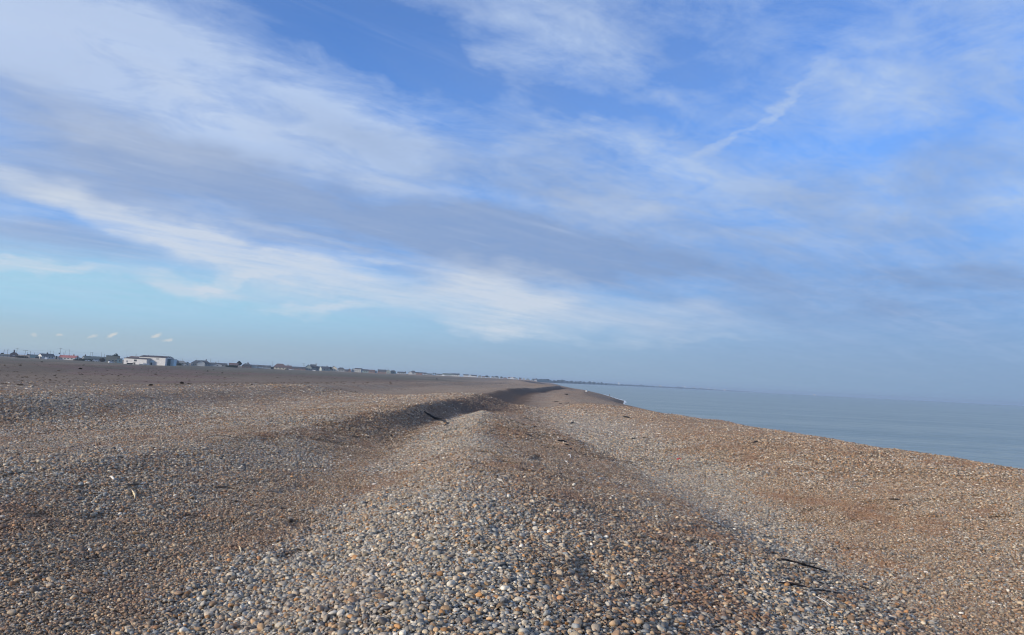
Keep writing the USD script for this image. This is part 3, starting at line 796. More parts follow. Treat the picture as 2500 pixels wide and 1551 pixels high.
part(p, 'roof', join(slab([lx0 - .1, -.0, 4.72], [x0 - .03, -.0, 4.72], [x0 - .03, 3.5, 6.0], [lx0 - .1, 3.5, 6.0], .15), slab([lx0 - .1, 7.2, 4.5], [x0 - .03, 7.2, 4.5], [x0 - .03, 3.5, 6.0], [lx0 - .1, 3.5, 6.0], .15)), R_BROWN)
window(p, lx0 + 9.2, -4.2, 3.0, 2.0, 1.2, frame=DARKW)
window(p, lx0 + 2.7, -4.2, 2.0, 1.0, 1.5)
part(p, 'door', box(lx0 + 8.2, lx0 + 9.3, -4.27, -4.205, 0, 1.6), DOORD)
part(p, 'door', box(lx1 + .6, lx1 + 1.7, -.07, -.004, 0, 2.0), DOORD)
part(p, 'panel', box(lx1 + .02, lx1 + 3.3, -.06, -.004, 2.05, 3.6), BLUEW, label='pale blue cladding panel')
part(p, 'wall', box(x1 + .2, x1 + 2.8, 6.6, 10.2, -.6, 5.2), BLUEW, label='pale blue extension')
part(p, 'roof', box(x1 + .15, x1 + 2.95, 6.5, 10.3, 5.2, 5.4), R_GREY)

# --- the row that runs off to the right
ROW = [
    ('grey bungalow with a pale gable just right of the white boat shed', 418.5, 436, 880, 700, 'side', GREYW, R_SLATE, .5, dict(yaw=math.radians(20), windows=2)),
    ('pale hip roofed bungalow behind a low hedge right of the boat shed', 429, 455, 881, 712, 'hip', PALE, R_GREY, .5, dict(windows=2)),
    ('small grey gabled annexe at the right of the hip roofed bungalow', 453, 463, 884, 708, 'front', GREYW, R_SLATE, .6, dict(windows=1, depth=6)),
    ('wide house with a big slate roof and a pale cross gable', 468, 513.5, 880, 725, 'hip', GREYW, R_SLATE, .45, dict(windows=0, chimney=.5, depth=10)),
    ('long grey house behind the two small white gabled huts', 512, 554, 886.6, 748, 'side', GREYW, R_SLATE, .55, dict(windows=3, chimney=-.3, chim_mat=PALE)),
    ('pale gabled garage with a brown door left of the white hut', 510.5, 521.5, 888.2, 735, 'front', PALE, R_SLATE, .62, dict(depth=6, name='garage', cat='garage')),
    ('small bright white gabled hut with a dark square window', 520.5, 541.5, 888, 728, 'front', WHITE, R_SLATE, .62, dict(depth=6, windows=1, name='hut', cat='hut')),
    ('brown bungalow with a dark veranda left of the round tree', 559, 581, 887, 745, 'side', BRICKD, R_BROWN, .55, dict(windows=3, depth=7)),
    ('dark brick house with a broad chimney stack right of the round tree', 591, 614, 887.4, 760, 'hip', BRICKD, R_SLATE, .5, dict(windows=2, chimney=.2)),
    ('low pale garage below the chimneyed brick house', 612, 628, 890.8, 765, 'side', PALE, R_GREY, .6, dict(name='garage', cat='garage', depth=6)),
    ('very long low dark bungalow with a straight ridge', 619, 661, 892, 790, 'side', GREYW, R_SLATE, .5, dict(windows=3)),
    ('dark low garage between the long bungalow and the brown roof', 655, 669, 895.4, 800, 'flat', DARKW, R_SLATE, .5, dict(name='garage', cat='garage', depth=6)),
    ('big house under a broad brown hipped roof', 667, 700, 888.2, 815, 'hip', CREAM, R_BROWN, .33, dict(depth=10, windows=3)),
    ('brown house beside the broad hipped roof, lower and narrower', 695.5, 711.5, 893, 830, 'side', BRICK, R_BROWN, .55, dict(windows=2, chimney=-.1)),
    ('long terrace of low brick bungalows with a flat ridge', 711, 745.5, 896, 870, 'side', BRICK, R_SLATE, .6, dict(windows=4)),
    ('tall grey-green house with a white edged front gable', 744.5, 761, 890.5, 880, 'front', STONE, R_SLATE, .55, dict(windows=2, depth=10)),
    ('tall slate roofed house joined right of the white edged gable', 757, 772, 890.2, 886, 'side', STONE, R_SLATE, .55, dict(windows=2, chimney=.9)),
    ('narrow grey house right of the tall slate roofed one', 771, 780, 894.4, 890, 'side', GREYW, R_SLATE, .6, dict(windows=1)),
    ('grey house with a pale gable left of the cream one', 780, 805, 895.3, 920, 'side', STONE, R_SLATE, .55, dict(windows=2, chimney=.5, yaw=math.radians(18))),
    ('cream gabled house under a brown roof', 806, 823, 894.2, 930, 'front', CREAM, R_BROWN, .55, dict(windows=2, depth=10, chimney=None)),
    ('blue-grey hip roofed house right of the cream gable', 823.5, 841.5, 897.3, 950, 'hip', GREYW, R_SLATE, .55, dict(windows=2)),
    ('low brown house right of the blue-grey hip roof', 840, 851.5, 902.2, 965, 'side', BRICKD, R_SLATE, .55, dict(windows=2)),
    ('small gabled brown house with a pale window left of the twin gables', 849, 857, 900, 975, 'front', BRICK, R_BROWN, .6, dict(windows=1)),
    ('small twin gabled house left of the tall flat topped one', 857.5, 866, 900, 985, 'front', PALE, R_BROWN, .6, dict(windows=1)),
    ('tall two storey house with a flat top and a white right side', 865, 884.5, 899.2, 1000, 'side', GREYW, R_SLATE, .75, dict(windows=3, yaw=math.radians(-15))),
    ('low teal-grey house right of the tall flat topped one', 884, 900, 902, 1020, 'side', TEAL, R_SLATE, .6, dict(windows=2)),
    ('brown house with three pale windows in the far row', 899.5, 915, 903.3, 1040, 'side', BRICK, R_BROWN, .55, dict(windows=3)),
    ('white house between two brown roofs in the far row', 914, 921.5, 904.6, 1045, 'front', WHITE, R_SLATE, .7, dict(windows=1)),
    ('brown roofed house with a high ridge right of the white one', 922, 943, 902.6, 1060, 'side', BRICK, R_SLATE, .5, dict(windows=3)),
    ('grey-green house with a bright gable edge in the far row', 940, 954, 902.6, 1075, 'front', STONE, R_SLATE, .55, dict(windows=1)),
    ('teal house with a pale terrace at the end of the dense row', 951, 967, 904.2, 1085, 'hip', TEAL, R_SLATE, .55, dict(windows=2)),
    ('low dark house just right of the dense row', 970, 991, 908, 1110, 'side', GREYW, R_SLATE, .55, dict(windows=3, chimney=.9)),
    ('white gable end of a farmhouse, brightest of the far gables', 996, 1006.5, 906.6, 1150, 'front', WHITE, R_SLATE, .5, dict(depth=8)),
    ('farmhouse with a domed dark roof behind the bright white gable', 1001, 1016, 905.4, 1165, 'hip', GREYW, R_SLATE, .5, dict(windows=1)),
    ('long brown barn right of the domed dark roof', 1013, 1031, 909, 1190, 'side', BRICK, R_SLATE, .7, dict(windows=1, name='barn', cat='barn')),
    ('pair of grey cottages right of the long brown barn', 1031, 1041, 910, 1220, 'side', PALE, R_SLATE, .55, dict(windows=2, name='cottage', cat='cottage')),
    ('low dark roofed house left of the two pointed trees', 1041, 1056, 912.2, 1260, 'side', GREYW, R_SLATE, .5, dict(windows=2)),
    ('low cottage right of the two pointed trees', 1065, 1080, 913.2, 1300, 'side', PALE, R_SLATE, .55, dict(windows=3, name='cottage', cat='cottage')),
    ('long grey chalet with a mossy straight roof in the distance', 1080, 1103, 911.8, 1340, 'side', GREYW, R_GREEN, .5, dict(windows=3)),
    ('long chalet with a pale right end in the distance', 1101, 1122, 912, 1360, 'side', PALE, R_SLATE, .55, dict(windows=3)),
    ('white terrace right of the long distant chalets', 1131, 1144, 914.2, 1450, 'side', WHITE, R_SLATE, .6, dict(windows=0)),
    ('distant white gable between dark trees', 1145, 1150.5, 914.2, 1480, 'front', WHITE, R_SLATE, .55, dict(windows=0)),
    ('low white row right of the distant white gable', 1150, 1164, 915.6, 1500, 'side', WHITE, R_SLATE, .55, dict(windows=0)),
]
houses = {}
for lab, x0, x1, top, dist, shape, wall, roof, wp_, kw in ROW:
    houses[lab] = house(lab, x0, x1, top, dist, shape, wall, roof, wp_, **kw)
p, W, D, hw, hr = houses['wide house with a big slate roof and a pale cross gable']
wing(p, -W * .18, W * .2, -D / 2 - 2.2, -D / 2 + 4.8, hw + .6, hr * .72, PALE, R_SLATE, 'front')
for k, x in enumerate((-W * .36, -W * .26, W * .3, W * .4)):
    window(p, x, -D / 2, 1.4, 1.5, 1.1)
p, W, D, hw, hr = houses['small bright white gabled hut with a dark square window']

# small far houses, too alike to tell apart
rs = np.random.default_rng(77)
xx = 1166.0
tones = [PALE, GREYW, GREYW, BRICK, STONE, GREYW]
roofs = [R_SLATE, R_BROWN, R_SLATE, R_GREEN]
while xx < 1312:
    w = rs.uniform(5, 10)
    dist = 1500 + (xx - 1160) * 7.5
    hz = horizon_y(xx)
    top = hz - rs.uniform(4.0, 6.2) * (1500 / dist) ** 0.45 - 0.2
    house('tiny pale or dark roofed house of the far shore road', xx, xx + w, top, dist, rs.choice(['side', 'side', 'front', 'hip']), tones[rs.integers(0, 6)], roofs[rs.integers(0, 4)], rs.uniform(.5, .65), group='tiny far houses beyond the shingle', depth=8)
    xx += w * rs.uniform(0.9, 1.5)

# bright white buildings along the far coast
for lab, x0, x1, top, dist in (('white block with a low wing standing alone above the shingle crest', 1248, 1252.5, 920.6, 2050), ('small white building on the far shore left of the headland', 1304, 1309, 925.5, 2900), ('second small white building on the far shore, nearer the water', 1322, 1328, 925.9, 3100),
                               ('white square building on the far coast above the first bay', 1445, 1447.5, 931.2, 5200), ('wider white building on the far coast left of the hazy wood', 1508.5, 1512, 934, 5600), ('bright long white building on the far coast', 1609, 1615, 941.2, 6800),
                               ('slim white tower on the far coast', 1666, 1667.8, 944, 7200), ('tall white house above the slim far tower', 1670.5, 1673, 942.4, 7250), ('grey-white block right of the tall far house', 1693, 1696.5, 945.0, 7450),
                               ('bright white block, third from the right on the far coast', 1710, 1714, 946.6, 7550), ('round looking white block, second from the right on the far coast', 1728.5, 1731.5, 947.2, 7650), ('little white house near the end of the far coast', 1743.5, 1746, 948.8, 7750),
                               ('low white house at the very end of the far coast', 1767, 1771, 950.2, 7900)):
    house(lab, x0, x1, top, dist, 'flat' if (x1 - x0) > 3.4 else 'side', WHITE, WHITE, .8, depth=10, name='far_building', cat='building')
# ship out on the horizon
loc, a = place(1988.5, 7000)
p = thing('ship', 'small white ship out on the horizon at the right', 'ship', (loc[0], loc[1], 0), -a)
part(p, 'hull', hull([[-11, -3, 0], [11, -3, 0], [13, 0, 5], [-11, -3.5, 5], [11, -3.5, 5], [-11, 3.5, 5], [11, 3.5, 5], [-11, 3, 0], [11, 3, 0]]), WHITE)
part(p, 'superstructure', box(-9, 6, -3, 3, 5.01, 11), WHITE)
part(p, 'mast', box(-.3, .3, -.3, .3, 11.01, 16), METAL)

# ------------------------------------------------------------------ poles
def pole(xt, yt, xb, dist, label, arm=0, box_at=None, name='utility_pole', cat='pole', group=None, r=0.14, mat_=None):
    loc, a = place(xb, dist)
    tdir = ray(xt, yt)
    H = EYE + math.hypot(loc[0], loc[1]) * tdir[2] / math.hypot(tdir[0], tdir[1]) - loc[2]
    m = dist / FPX
    lean = ((xt - xb) + H / m * math.tan(-ROLL)) * m * 0.5
    p = thing(name, label, cat, loc, -a, group)
    pts = np.array([[0, 0, -.5], [lean, 0, H]])
    v, f = tube_mesh(pts, [r * 1.15, r * .8], 7)
    part(p, 'shaft', (v, f), mat_ or WOOD)
    if arm:
        part(p, 'crossarm', box(lean - arm / 2, lean + arm / 2, -.08, .08, H - .45, H - .25), WOOD)
        for x in (-.42, 0, .42):
            part(p, 'insulator', box(lean + x * arm - .06, lean + x * arm + .06, -.06, .06, H - .248, H - .05), DARKW)
    if box_at:
        v, f = tube_mesh(np.array([[lean * .6 - .75, 0, H * box_at - .6], [lean * .6 - .75, 0, H * box_at + .6]]), [.5, .5], 10)
        part(p, 'transformer', (v, f), DARKW)
    return np.array([loc[0], loc[1], loc[2] + H - .2]), p


def tube_mesh(pts, radii, sides=6):
    pts = np.asarray(pts, float)
    t = np.gradient(pts, axis=0); t /= np.linalg.norm(t, axis=1, keepdims=True) + 1e-12
    up = np.where(np.abs(t[:, 2:]) < 0.9, [0, 0, 1.0], [1.0, 0, 0])
    a = np.cross(t, up); a /= np.linalg.norm(a, axis=1, keepdims=True) + 1e-12
    b = np.cross(t, a)
    an = np.arange(sides) * 2 * np.pi / sides
    rad = np.broadcast_to(np.asarray(radii, float), (len(pts),))
    v = pts[:, None] + rad[:, None, None] * (np.cos(an)[None, :, None] * a[:, None] + np.sin(an)[None, :, None] * b[:, None])
    n = len(pts)
    i, j = np.meshgrid(np.arange(n - 1), np.arange(sides), indexing='ij')
    q = np.stack([i * sides + j, i * sides + (j + 1) % sides, (i + 1) * sides + (j + 1) % sides, (i + 1) * sides + j], -1).reshape(-1, 4)
    v = np.vstack([v.reshape(-1, 3), pts[0], pts[-1]])
    caps = [[n * sides, (k + 1) % sides, k] for k in range(sides)] + [[n * sides + 1, (n - 1) * sides + k, (n - 1) * sides + (k + 1) % sides] for k in range(sides)]
    return v, np.vstack([q[:, [0, 1, 2]], q[:, [0, 2, 3]], caps])


heads = {}
POLES = [
    ('a', 10.3, 853, 9, 660, 'bare wooden pole furthest left, behind the dark outbuilding', 0, None), ('b', 19.4, 852, 18.4, 660, 'bare wooden pole left of the square chimney', 0, None),
    ('c', 41.7, 850.6, 40.3, 655, 'wooden pole with a crossarm beside the brick house corner', 2.0, None), ('d', 62.6, 855.2, 60.3, 640, 'wooden pole with a wide crossarm in the gap right of the brick house', 3.4, None),
    ('e', 84.8, 860, 84.5, 720, 'short pole above the grey-green shed', 0, None), ('f', 123.8, 856.6, 123, 720, 'pole behind the white house, left of its pair', 0, None), ('g', 131, 857.2, 130, 720, 'pole behind the right end of the white house', 0, None),
    ('h', 148.4, 850, 146.3, 650, 'tall pole with a grey transformer left of the red roof', 2.0, .55), ('i', 154.8, 861, 154.2, 740, 'shorter pole peeping over the red roof, left', 0, None), ('j', 158.8, 856.6, 157.8, 730, 'pole over the left part of the red roof', 0, None),
    ('k', 169.8, 853.2, 168, 720, 'tall pole over the middle of the red roof', 0, None), ('l', 209.5, 864.4, 209, 730, 'thin short pole at the left end of the long grey bungalow', 0, None), ('m', 221.2, 859.6, 218.8, 730, 'leaning pole over the long grey bungalow', 0, None),
    ('n', 225.4, 860, 224.4, 735, 'upright pole next to the leaning one', 1.4, None), ('o', 248, 861, 247.2, 730, 'pole over the right end of the long grey bungalow', 0, None), ('q', 255.4, 864, 254.8, 740, 'short pole just left of the khaki block', 0, None),
    ('r', 331.6, 864, 331.4, 640, 'pole behind the low left part of the boat shed', 0, None), ('s', 445, 875, 444.5, 760, 'pole behind the pale hip roofed bungalow', 0, None), ('t', 480, 876, 479.8, 770, 'pole behind the big slate roof', 0, None),
    ('u', 513.6, 876, 513.1, 735, 'dark pole between the big slate roof and the garage', 0, None), ('v', 533.6, 880, 533.3, 790, 'pole above the long grey house', 0, None), ('w', 664.7, 881.8, 664.2, 790, 'tall pole left of the broad brown roof', 0, None),
    ('x', 741.2, 887, 740.8, 880, 'pole with a crossarm left of the white edged gable', 2.4, None), ('y', 743.6, 890, 743.3, 885, 'shorter pole beside the crossarm one, left of the white edged gable', 0, None), ('z', 772.2, 888, 771.2, 895, 'pole with a crossarm right of the tall slate roof', 2.6, None)]
for key, xt, yt, xb, dist, lab, arm, bx in POLES:
    heads[key] = pole(xt, yt, xb, dist, lab, arm, bx)[0]
# two-legged pole carrying a transformer
loc, a = place(68.8, 645)
p = thing('transformer_pole', 'two legged pole structure holding a dark transformer', 'pole', loc, -a)
for x, h in ((-1.0, 5.6), (1.3, 6.6)):
    part(p, 'leg', tube_mesh([[x, 0, -.5], [x + .25, 0, h]], [.15, .11], 7), WOOD)
part(p, 'transformer', box(-.7, 1.2, -.45, .45, 2.95, 3.75), DARKW)
part(p, 'platform', box(-1.15, 1.6, -.5, .5, 2.8, 2.94), WOOD)


def wire(a_, b_, sag, label):
    t = np.linspace(0, 1, 17)
    pts = a_[None] * (1 - t[:, None]) + b_[None] * t[:, None]
    pts[:, 2] -= sag * 4 * t * (1 - t)
    m = usdkit.mesh(stage, numbered('/World', 'overhead_wire'), tube_mesh(pts, 0.02, 4), DARKW)
    tag(m, label, 'wire')


wire(heads['c'], heads['d'], 1.0, 'thin overhead wire from the brick house pole to the wide crossarm')
wire(heads['c'] + [0, 0, -.1], heads['h'], 2.0, 'long thin wire between the brick house pole and the transformer pole')
wire(heads['d'], heads['g'], 1.5, 'sagging wire from the wide crossarm to the white house')
wire(heads['h'], heads['k'], 0.6, 'short wire from the transformer pole to the tall pole over the red roof')
wire(heads['h'] + [0, 0, -.3], heads['m'], 1.5, 'wire from the transformer pole towards the leaning pole')
wire(heads['m'], heads['o'], 0.8, 'wire above the long grey bungalow')
# flagpole
hd, p = pole(308.7, 852, 308.9, 590, 'thin flagpole with a small drooping flag left of the boat shed', name='flagpole', cat='flagpole', r=.05, mat_=METAL)
fl = np.array([[x, .12 * math.sin(x * 3), z - .25 * x] for x in np.linspace(.05, 1.5, 8) for z in (4.6, 5.6)])
ff = np.array([[2 * k, 2 * k + 2, 2 * k + 3] for k in range(7)] + [[2 * k, 2 * k + 3, 2 * k + 1] for k in range(7)])
part(p, 'flag', (np.vstack([fl, fl + [0, .03, 0]]), np.vstack([ff, ff[:, ::-1] + len(fl)])), paint('flag_cloth', (.25, .18, .2)))
# television aerials
for px, yt, dist, lab in ((119.3, 857.6, 683, 'spindly aerial on the ridge of the white house'), (400.6, 864.5, 560, 'thin aerial over the gable of the boat shed'), (460, 879.6, 715, 'tiny aerial above the grey annexe'), (567.6, 879.4, 750, 'forked aerial above the brown bungalow'), (628, 888.3, 792, 'small aerial on the very long low bungalow')):
    hd, p = pole(px, yt, px, dist, lab, name='aerial', cat='aerial', r=.035, mat_=METAL)
    z = hd[2] - float(land(hd[0], hd[1]))
    part(p, 'boom', box(-.9, .9, -.03, .03, z - .3, z - .24), METAL)
    for x in (-.8, -.4, 0, .4, .8):
        part(p, 'element', box(x - .02, x + .02, -.5, .5, z - .235, z - .2), METAL)
hd, p = pole(650.2, 888, 649.6, 775, 'white mast standing among the pale boats', name='mast', cat='mast', r=.10, mat_=WHITE)

# ------------------------------------------------------------------ vehicles and boats
def car(label, px, dist, col, kind='car', L_=4.3, yaw=0.0, name='parked_car', lift=0.0, group=None):
    loc, a = place(px, dist)
    p = thing(name, label, 'van' if kind == 'van' else 'car', loc, -a + yaw, group)
    H = 2.0 if kind == 'van' else 1.45
    mat_ = paint(f'{col}_car_paint', {'white': (.78, .78, .78), 'dark': (.04, .045, .05), 'silver': (.45, .46, .48)}[col], .3, .03, 1.0, .5)
    h = L_ / 2
    if kind == 'van':
        prof = [(-h, .35), (h, .35), (h, 1.0), (h - .7, 1.15), (h - 1.3, H), (-h + .05, H), (-h, 1.0)]
        cab = [(h - 1.25, 1.25), (h - .75, 1.22), (h - 1.28, H - .12), (h - 1.9, H - .12), (h - 1.9, 1.25)]
    else:
        prof = [(-h, .3), (h, .3), (h, .72), (h - .2, .82), (h - 1.15, .92), (-h + .5, .95), (-h, .85)]
        cab = [(h - 1.15, .921), (h - 1.75, H), (-h + 1.0, H), (-h + .4, .951)]
    from shapely.geometry import Polygon

    def ext(pr, w):
        m = trimesh.creation.extrude_polygon(Polygon(pr), w, engine='earcut')
        m.apply_transform(np.array([[1, 0, 0, 0], [0, 0, 1, -w / 2], [0, 1, 0, 0], [0, 0, 0, 1.0]]))
        return m
    part(p, 'body', ext(prof, 1.75), mat_)
    if kind == 'van':
        part(p, 'window', ext(cab, 1.78), GLASS)
    else:
        part(p, 'window', ext(cab, 1.5), GLASS)
        part(p, 'roof', box(-h + 1.05, h - 1.75, -.74, .74, H, H + .05), mat_)
    for x in (-h + .8, h - .85):
        for y in (-.8, .8):
            c = trimesh.creation.cylinder(.32, .2, sections=14)
            c.apply_transform(trimesh.transformations.rotation_matrix(math.pi / 2, [1, 0, 0])); c.apply_translation([x, y, .32])
            part(p, 'wheel', c, TYRE)


def boat(label, px, dist, L_, col, yaw=0.0, cabin=True, name='boat'):
    loc, a = place(px, dist)
    p = thing(name, label, 'boat', loc, -a + yaw)
    xs = np.linspace(-1, 1, 13)
    w = np.where(xs < .2, 1, 1 - ((xs - .2) / .8) ** 2) * L_ * .15 + .02
    sheer = .75 + .45 * np.clip(xs, 0, 1) ** 2 * 1.2
    rows = []
    for x, b, s in zip(xs, w, sheer):
        rows.append([[x * L_ / 2, -b, s], [x * L_ / 2, -b * .8, .35 + .25 * max(x, 0)], [x * L_ / 2, 0, .12 + .5 * max(x, 0) ** 3], [x * L_ / 2, b * .8, .35 + .25 * max(x, 0)], [x * L_ / 2, b, s]])
    v = np.array(rows).reshape(-1, 3)
    f = []
    for k in range(len(xs) - 1):
        for j in range(5):
            a_, b_ = k * 5 + j, k * 5 + (j + 1) % 5
            f += [[a_, b_, b_ + 5], [a_, b_ + 5, a_ + 5]]
    n = len(xs)
    f += [[0, k + 1, k] for k in range(1, 4)] + [[(n - 1) * 5, (n - 1) * 5 + k, (n - 1) * 5 + k + 1] for k in range(1, 4)]
    m = paint(f'{col}_hull_paint', {'white': (.74, .74, .75), 'dark': (.03, .03, .035), 'grey': (.33, .34, .35)}[col], .4)
    part(p, 'hull', (v, np.array(f)), m)
    part(p, 'keel', box(-L_ * .4, L_ * .3, -.08, .08, -.2, .3), DARKW)
    if cabin:
        part(p, 'cabin', hull([[-.12 * L_, -.3 * L_ * .3, .8], [.2 * L_, -.22 * L_ * .3, .85], [-.12 * L_, .09 * L_, .8], [.2 * L_, .066 * L_, .85], [-.1 * L_, -.08 * L_, 1.6], [.1 * L_, -.05 * L_, 1.6], [-.1 * L_, .08 * L_, 1.6], [.1 * L_, .05 * L_, 1.6]]), WHITE if col == 'white' else DARKW)


boat('white motor boat hauled up in front of the boat shed', 353, 520, 6.4, 'white', math.radians(-8))
boat('upturned looking dark boat lying by the left end of the boat shed', 318.5, 525, 4.4, 'dark', 0, False)
boat('long white boat in the row of pale boats', 634, 765, 6.5, 'white', 0.1)
boat('small white boat beside the white mast', 648.5, 770, 3.6, 'white', 0.3, False)
car('white van parked in front of the white house', 113.6, 650, 'white', 'van', 1.9 * 2, math.radians(80), 'parked_van')
car('white car behind the dark hedge of the long grey bungalow', 214.5, 668, 'white')
car('white car at the right end of the dark hedge', 233, 655, 'white')
car('white car in front of the khaki block', 272, 615, 'white', yaw=.5)
car('white car outside the pale hip roofed bungalow', 449, 690, 'white')
car('dark car between the two brown roofed houses', 700.5, 805, 'dark')
car('pair-left white car before the long brick terrace', 708, 810, 'white', L_=4.0)
car('silver car right of the white one before the long brick terrace', 713.4, 812, 'silver', L_=4.0)
car('white car parked by the tall slate roofed house', 767, 865, 'white')
car('white van standing alone in front of the distant chalets', 1082.8, 1290, 'white', 'van', 5.2, 0, 'parked_van')
car('white van near the far pair of grey cottages', 1034, 1195, 'white', 'van', 5.0, 0, 'parked_van')

# ------------------------------------------------------------------ trees, hedges and bushes
def leaf_look(name, col):
    g = Graph()
    r = g.node('geometry', 'random_per_island')
    c = g.ramp(r, [(0, tuple(np.array(col) * .6)), (.5, col), (1, tuple(np.array(col) * 1.5))])
    a = g.node('diffuse_bsdf', 'BSDF', color=c)
    b = g.node('translucent_bsdf', 'BSDF', color=c)
    return g.material('/World/Looks/' + name, surface=g.node('mix_closure', 'closure', fac=0.25, closure1=a, closure2=b))


LEAF = leaf_look('dark_leaves', (.045, .058, .036)); LEAFB = leaf_look('brown_leaves', (.085, .068, .052)); LEAFD = leaf_look('dead_stems', (.24, .185, .145)); LEAFF = leaf_look('far_leaves', (.07, .085, .07))


def foliage(n, ell, seed, size):
    """Leaf clumps spread through an ellipsoid with an uneven outline."""
    r = np.random.default_rng(seed)
    d = r.normal(size=(n, 3)); d /= np.linalg.norm(d, axis=1, keepdims=True)
    k = r.uniform(0.35, 1, n) ** .5 * (0.78 + 0.5 * (meshkit.noise(d * 1.9 + seed, seed) - .2))
    c = d * k[:, None] * np.array(ell)
    t = r.normal(size=(n, 3)); t /= np.linalg.norm(t, axis=1, keepdims=True)
    b = np.cross(t, r.normal(size=(n, 3))); b /= np.linalg.norm(b, axis=1, keepdims=True)
    s = size * r.uniform(.6, 1.4, (n, 1))
    v = np.stack([c - t * s, c + b * s * .6, c + t * s, c - b * s * .6], 1).reshape(-1, 3)
    i = np.arange(n)[:, None] * 4
    return v, np.vstack([i + [0, 1, 2], i + [0, 2, 3]])


def tree(label, px, top, dist, wpx, seed, cat='tree', name='tree', leaf=None, point=False, group=None, low=False):
    loc, a = place(px, dist)
    td = ray(px, top)
    H = max(EYE + math.hypot(loc[0], loc[1]) * td[2] / math.hypot(td[0], td[1]) - loc[2], 1.0)
    Wd = wpx * dist / FPX
    p = thing(name, label, cat, loc, -a, group)
    t0 = 0 if low else H * .28
    ell = [Wd / 2, Wd / 2 * .9, (H - t0) / 2]
    v, f = foliage(500 if dist < 1000 else 160, ell, seed, max(ell) * .22)
    if point:
        s = 1 - (v[:, 2] + ell[2]) / (2.2 * ell[2]); v[:, :2] *= np.clip(s, .05, 1)[:, None] * 1.5
    v[:, 2] += t0 + ell[2]
    part(p, 'crown' if not low else 'foliage', (v, f), leaf or LEAF)
    part(p, 'trunk' if not low else 'stem', tube_mesh([[0, 0, -.4], [.1, 0, t0 * .6 + .2], [0, .1, t0 + ell[2]]], [.22, .17, .06], 6), WOOD)


tree('round dark tree top above the khaki block', 281.5, 864.3, 655, 15, 1)
tree('round dark tree rising between the two brown houses', 584, 882.3, 765, 12, 2)
tree('dark tree behind the furthest left outbuilding', 5.5, 862, 720, 7, 3)
tree('left one of the two pointed trees in the distance', 1058.6, 909.6, 1265, 3.5, 4, point=True)
tree('right one of the two pointed trees in the distance', 1062.8, 909.8, 1270, 3.5, 5, point=True)
tree('green tree against the left side of the cream gable', 807, 896, 925, 8, 6)
tree('bushy tree right of the narrow grey house', 777, 897.5, 905, 6, 7)
tree('dark tree right of the distant white gable', 1188, 917, 1600, 7, 8)
tree('lone rounded tree on the far shore road', 1224, 919.2, 1800, 5, 9)
tree('dark hedge in front of the long grey bungalow', 211, 879.3, 672, 34, 10, 'hedge', 'hedge', low=True)
tree('bare brown bush between the long grey bungalow and the khaki block', 250, 874.8, 660, 13, 11, 'bush', 'bush', LEAFB, low=True)
tree('low dark hedge below the red roofed bungalow', 187, 879.8, 668, 14, 12, 'hedge', 'hedge', low=True)
tree('low hedge at the foot of the chimneyed brick house', 55, 873.0, 655, 26, 13, 'hedge', 'hedge', LEAFB, low=True)
tree('hedge below the pale hip roofed bungalow', 437, 889.2, 690, 22, 14, 'hedge', 'hedge', low=True)
tree('dark hedge under the veranda of the brown bungalow', 566, 894, 735, 26, 15, 'hedge', 'hedge', low=True)
rs = np.random.default_rng(5)
for k, px in enumerate(np.linspace(1170, 1480, 30)):
    px = px + rs.uniform(-3, 3)
    dist = 1700 + max(px - 1160, 0) * 7.5
    tree('small hazy tree among the tiny far houses', px, horizon_y(px) - rs.uniform(3.2, 6.5) * (1.0 if px < 1340 else .75), dist, rs.uniform(4, 9), 100 + k, leaf=LEAFF, group='hazy trees of the far shore')
# the far wooded shore, one mass
xs = np.linspace(1300, 1860, 400)
vv = []
for k, px in enumerate(xs):
    dist = 2600 + (px - 1300) * 11.5
    h = (4.5 + 16 * meshkit.fbm(np.array([px / 9.0, 0.3, 0]), 4, 3) ** 1.5) * sstep(np.array(1880 - px), 0, 200) + 1.0
    for dd, hh in ((0, -2.0), (0, h * .55), (60, h), (170, h * .9), (230, -2.0)):
        d = ray(px, horizon_y(px))
        vv.append([d[0] / d[1] * (dist + dd), dist + dd, hh + 0.8])
ff = []
for k in range(len(xs) - 1):
    for j in range(4):
        a_ = k * 5 + j
        ff += [[a_, a_ + 5, a_ + 6], [a_, a_ + 6, a_ + 1]]
m = usdkit.mesh(stage, '/World/far_wood', (np.array(vv), np.array(ff)), plain('far_wood_green', (.075, .09, .075), .9, .35, .02), smooth=False)
tag(m, 'hazy dark band of trees and roofs along the far coast', 'wood', kind='stuff')

# ------------------------------------------------------------------ what the sea left on the shingle
TAR = paint('wet_dark_driftwood', (.018, .015, .013), .6, .3, 20.0); GREYSTICK = paint('bleached_driftwood', (.55, .52, .47), .8, .15, 12.0); CANE = paint('pale_cane', (.62, .50, .30), .6, .1, 15.0); KELP = paint('dried_seaweed', (.03, .022, .018), .5, .3, 20.0); REDP = paint('faded_red_plastic', (.38, .07, .055), .5, .1, 10.0); BROWNSTICK = paint('brown_driftwood', (.10, .075, .055), .8, .3, 14.0)


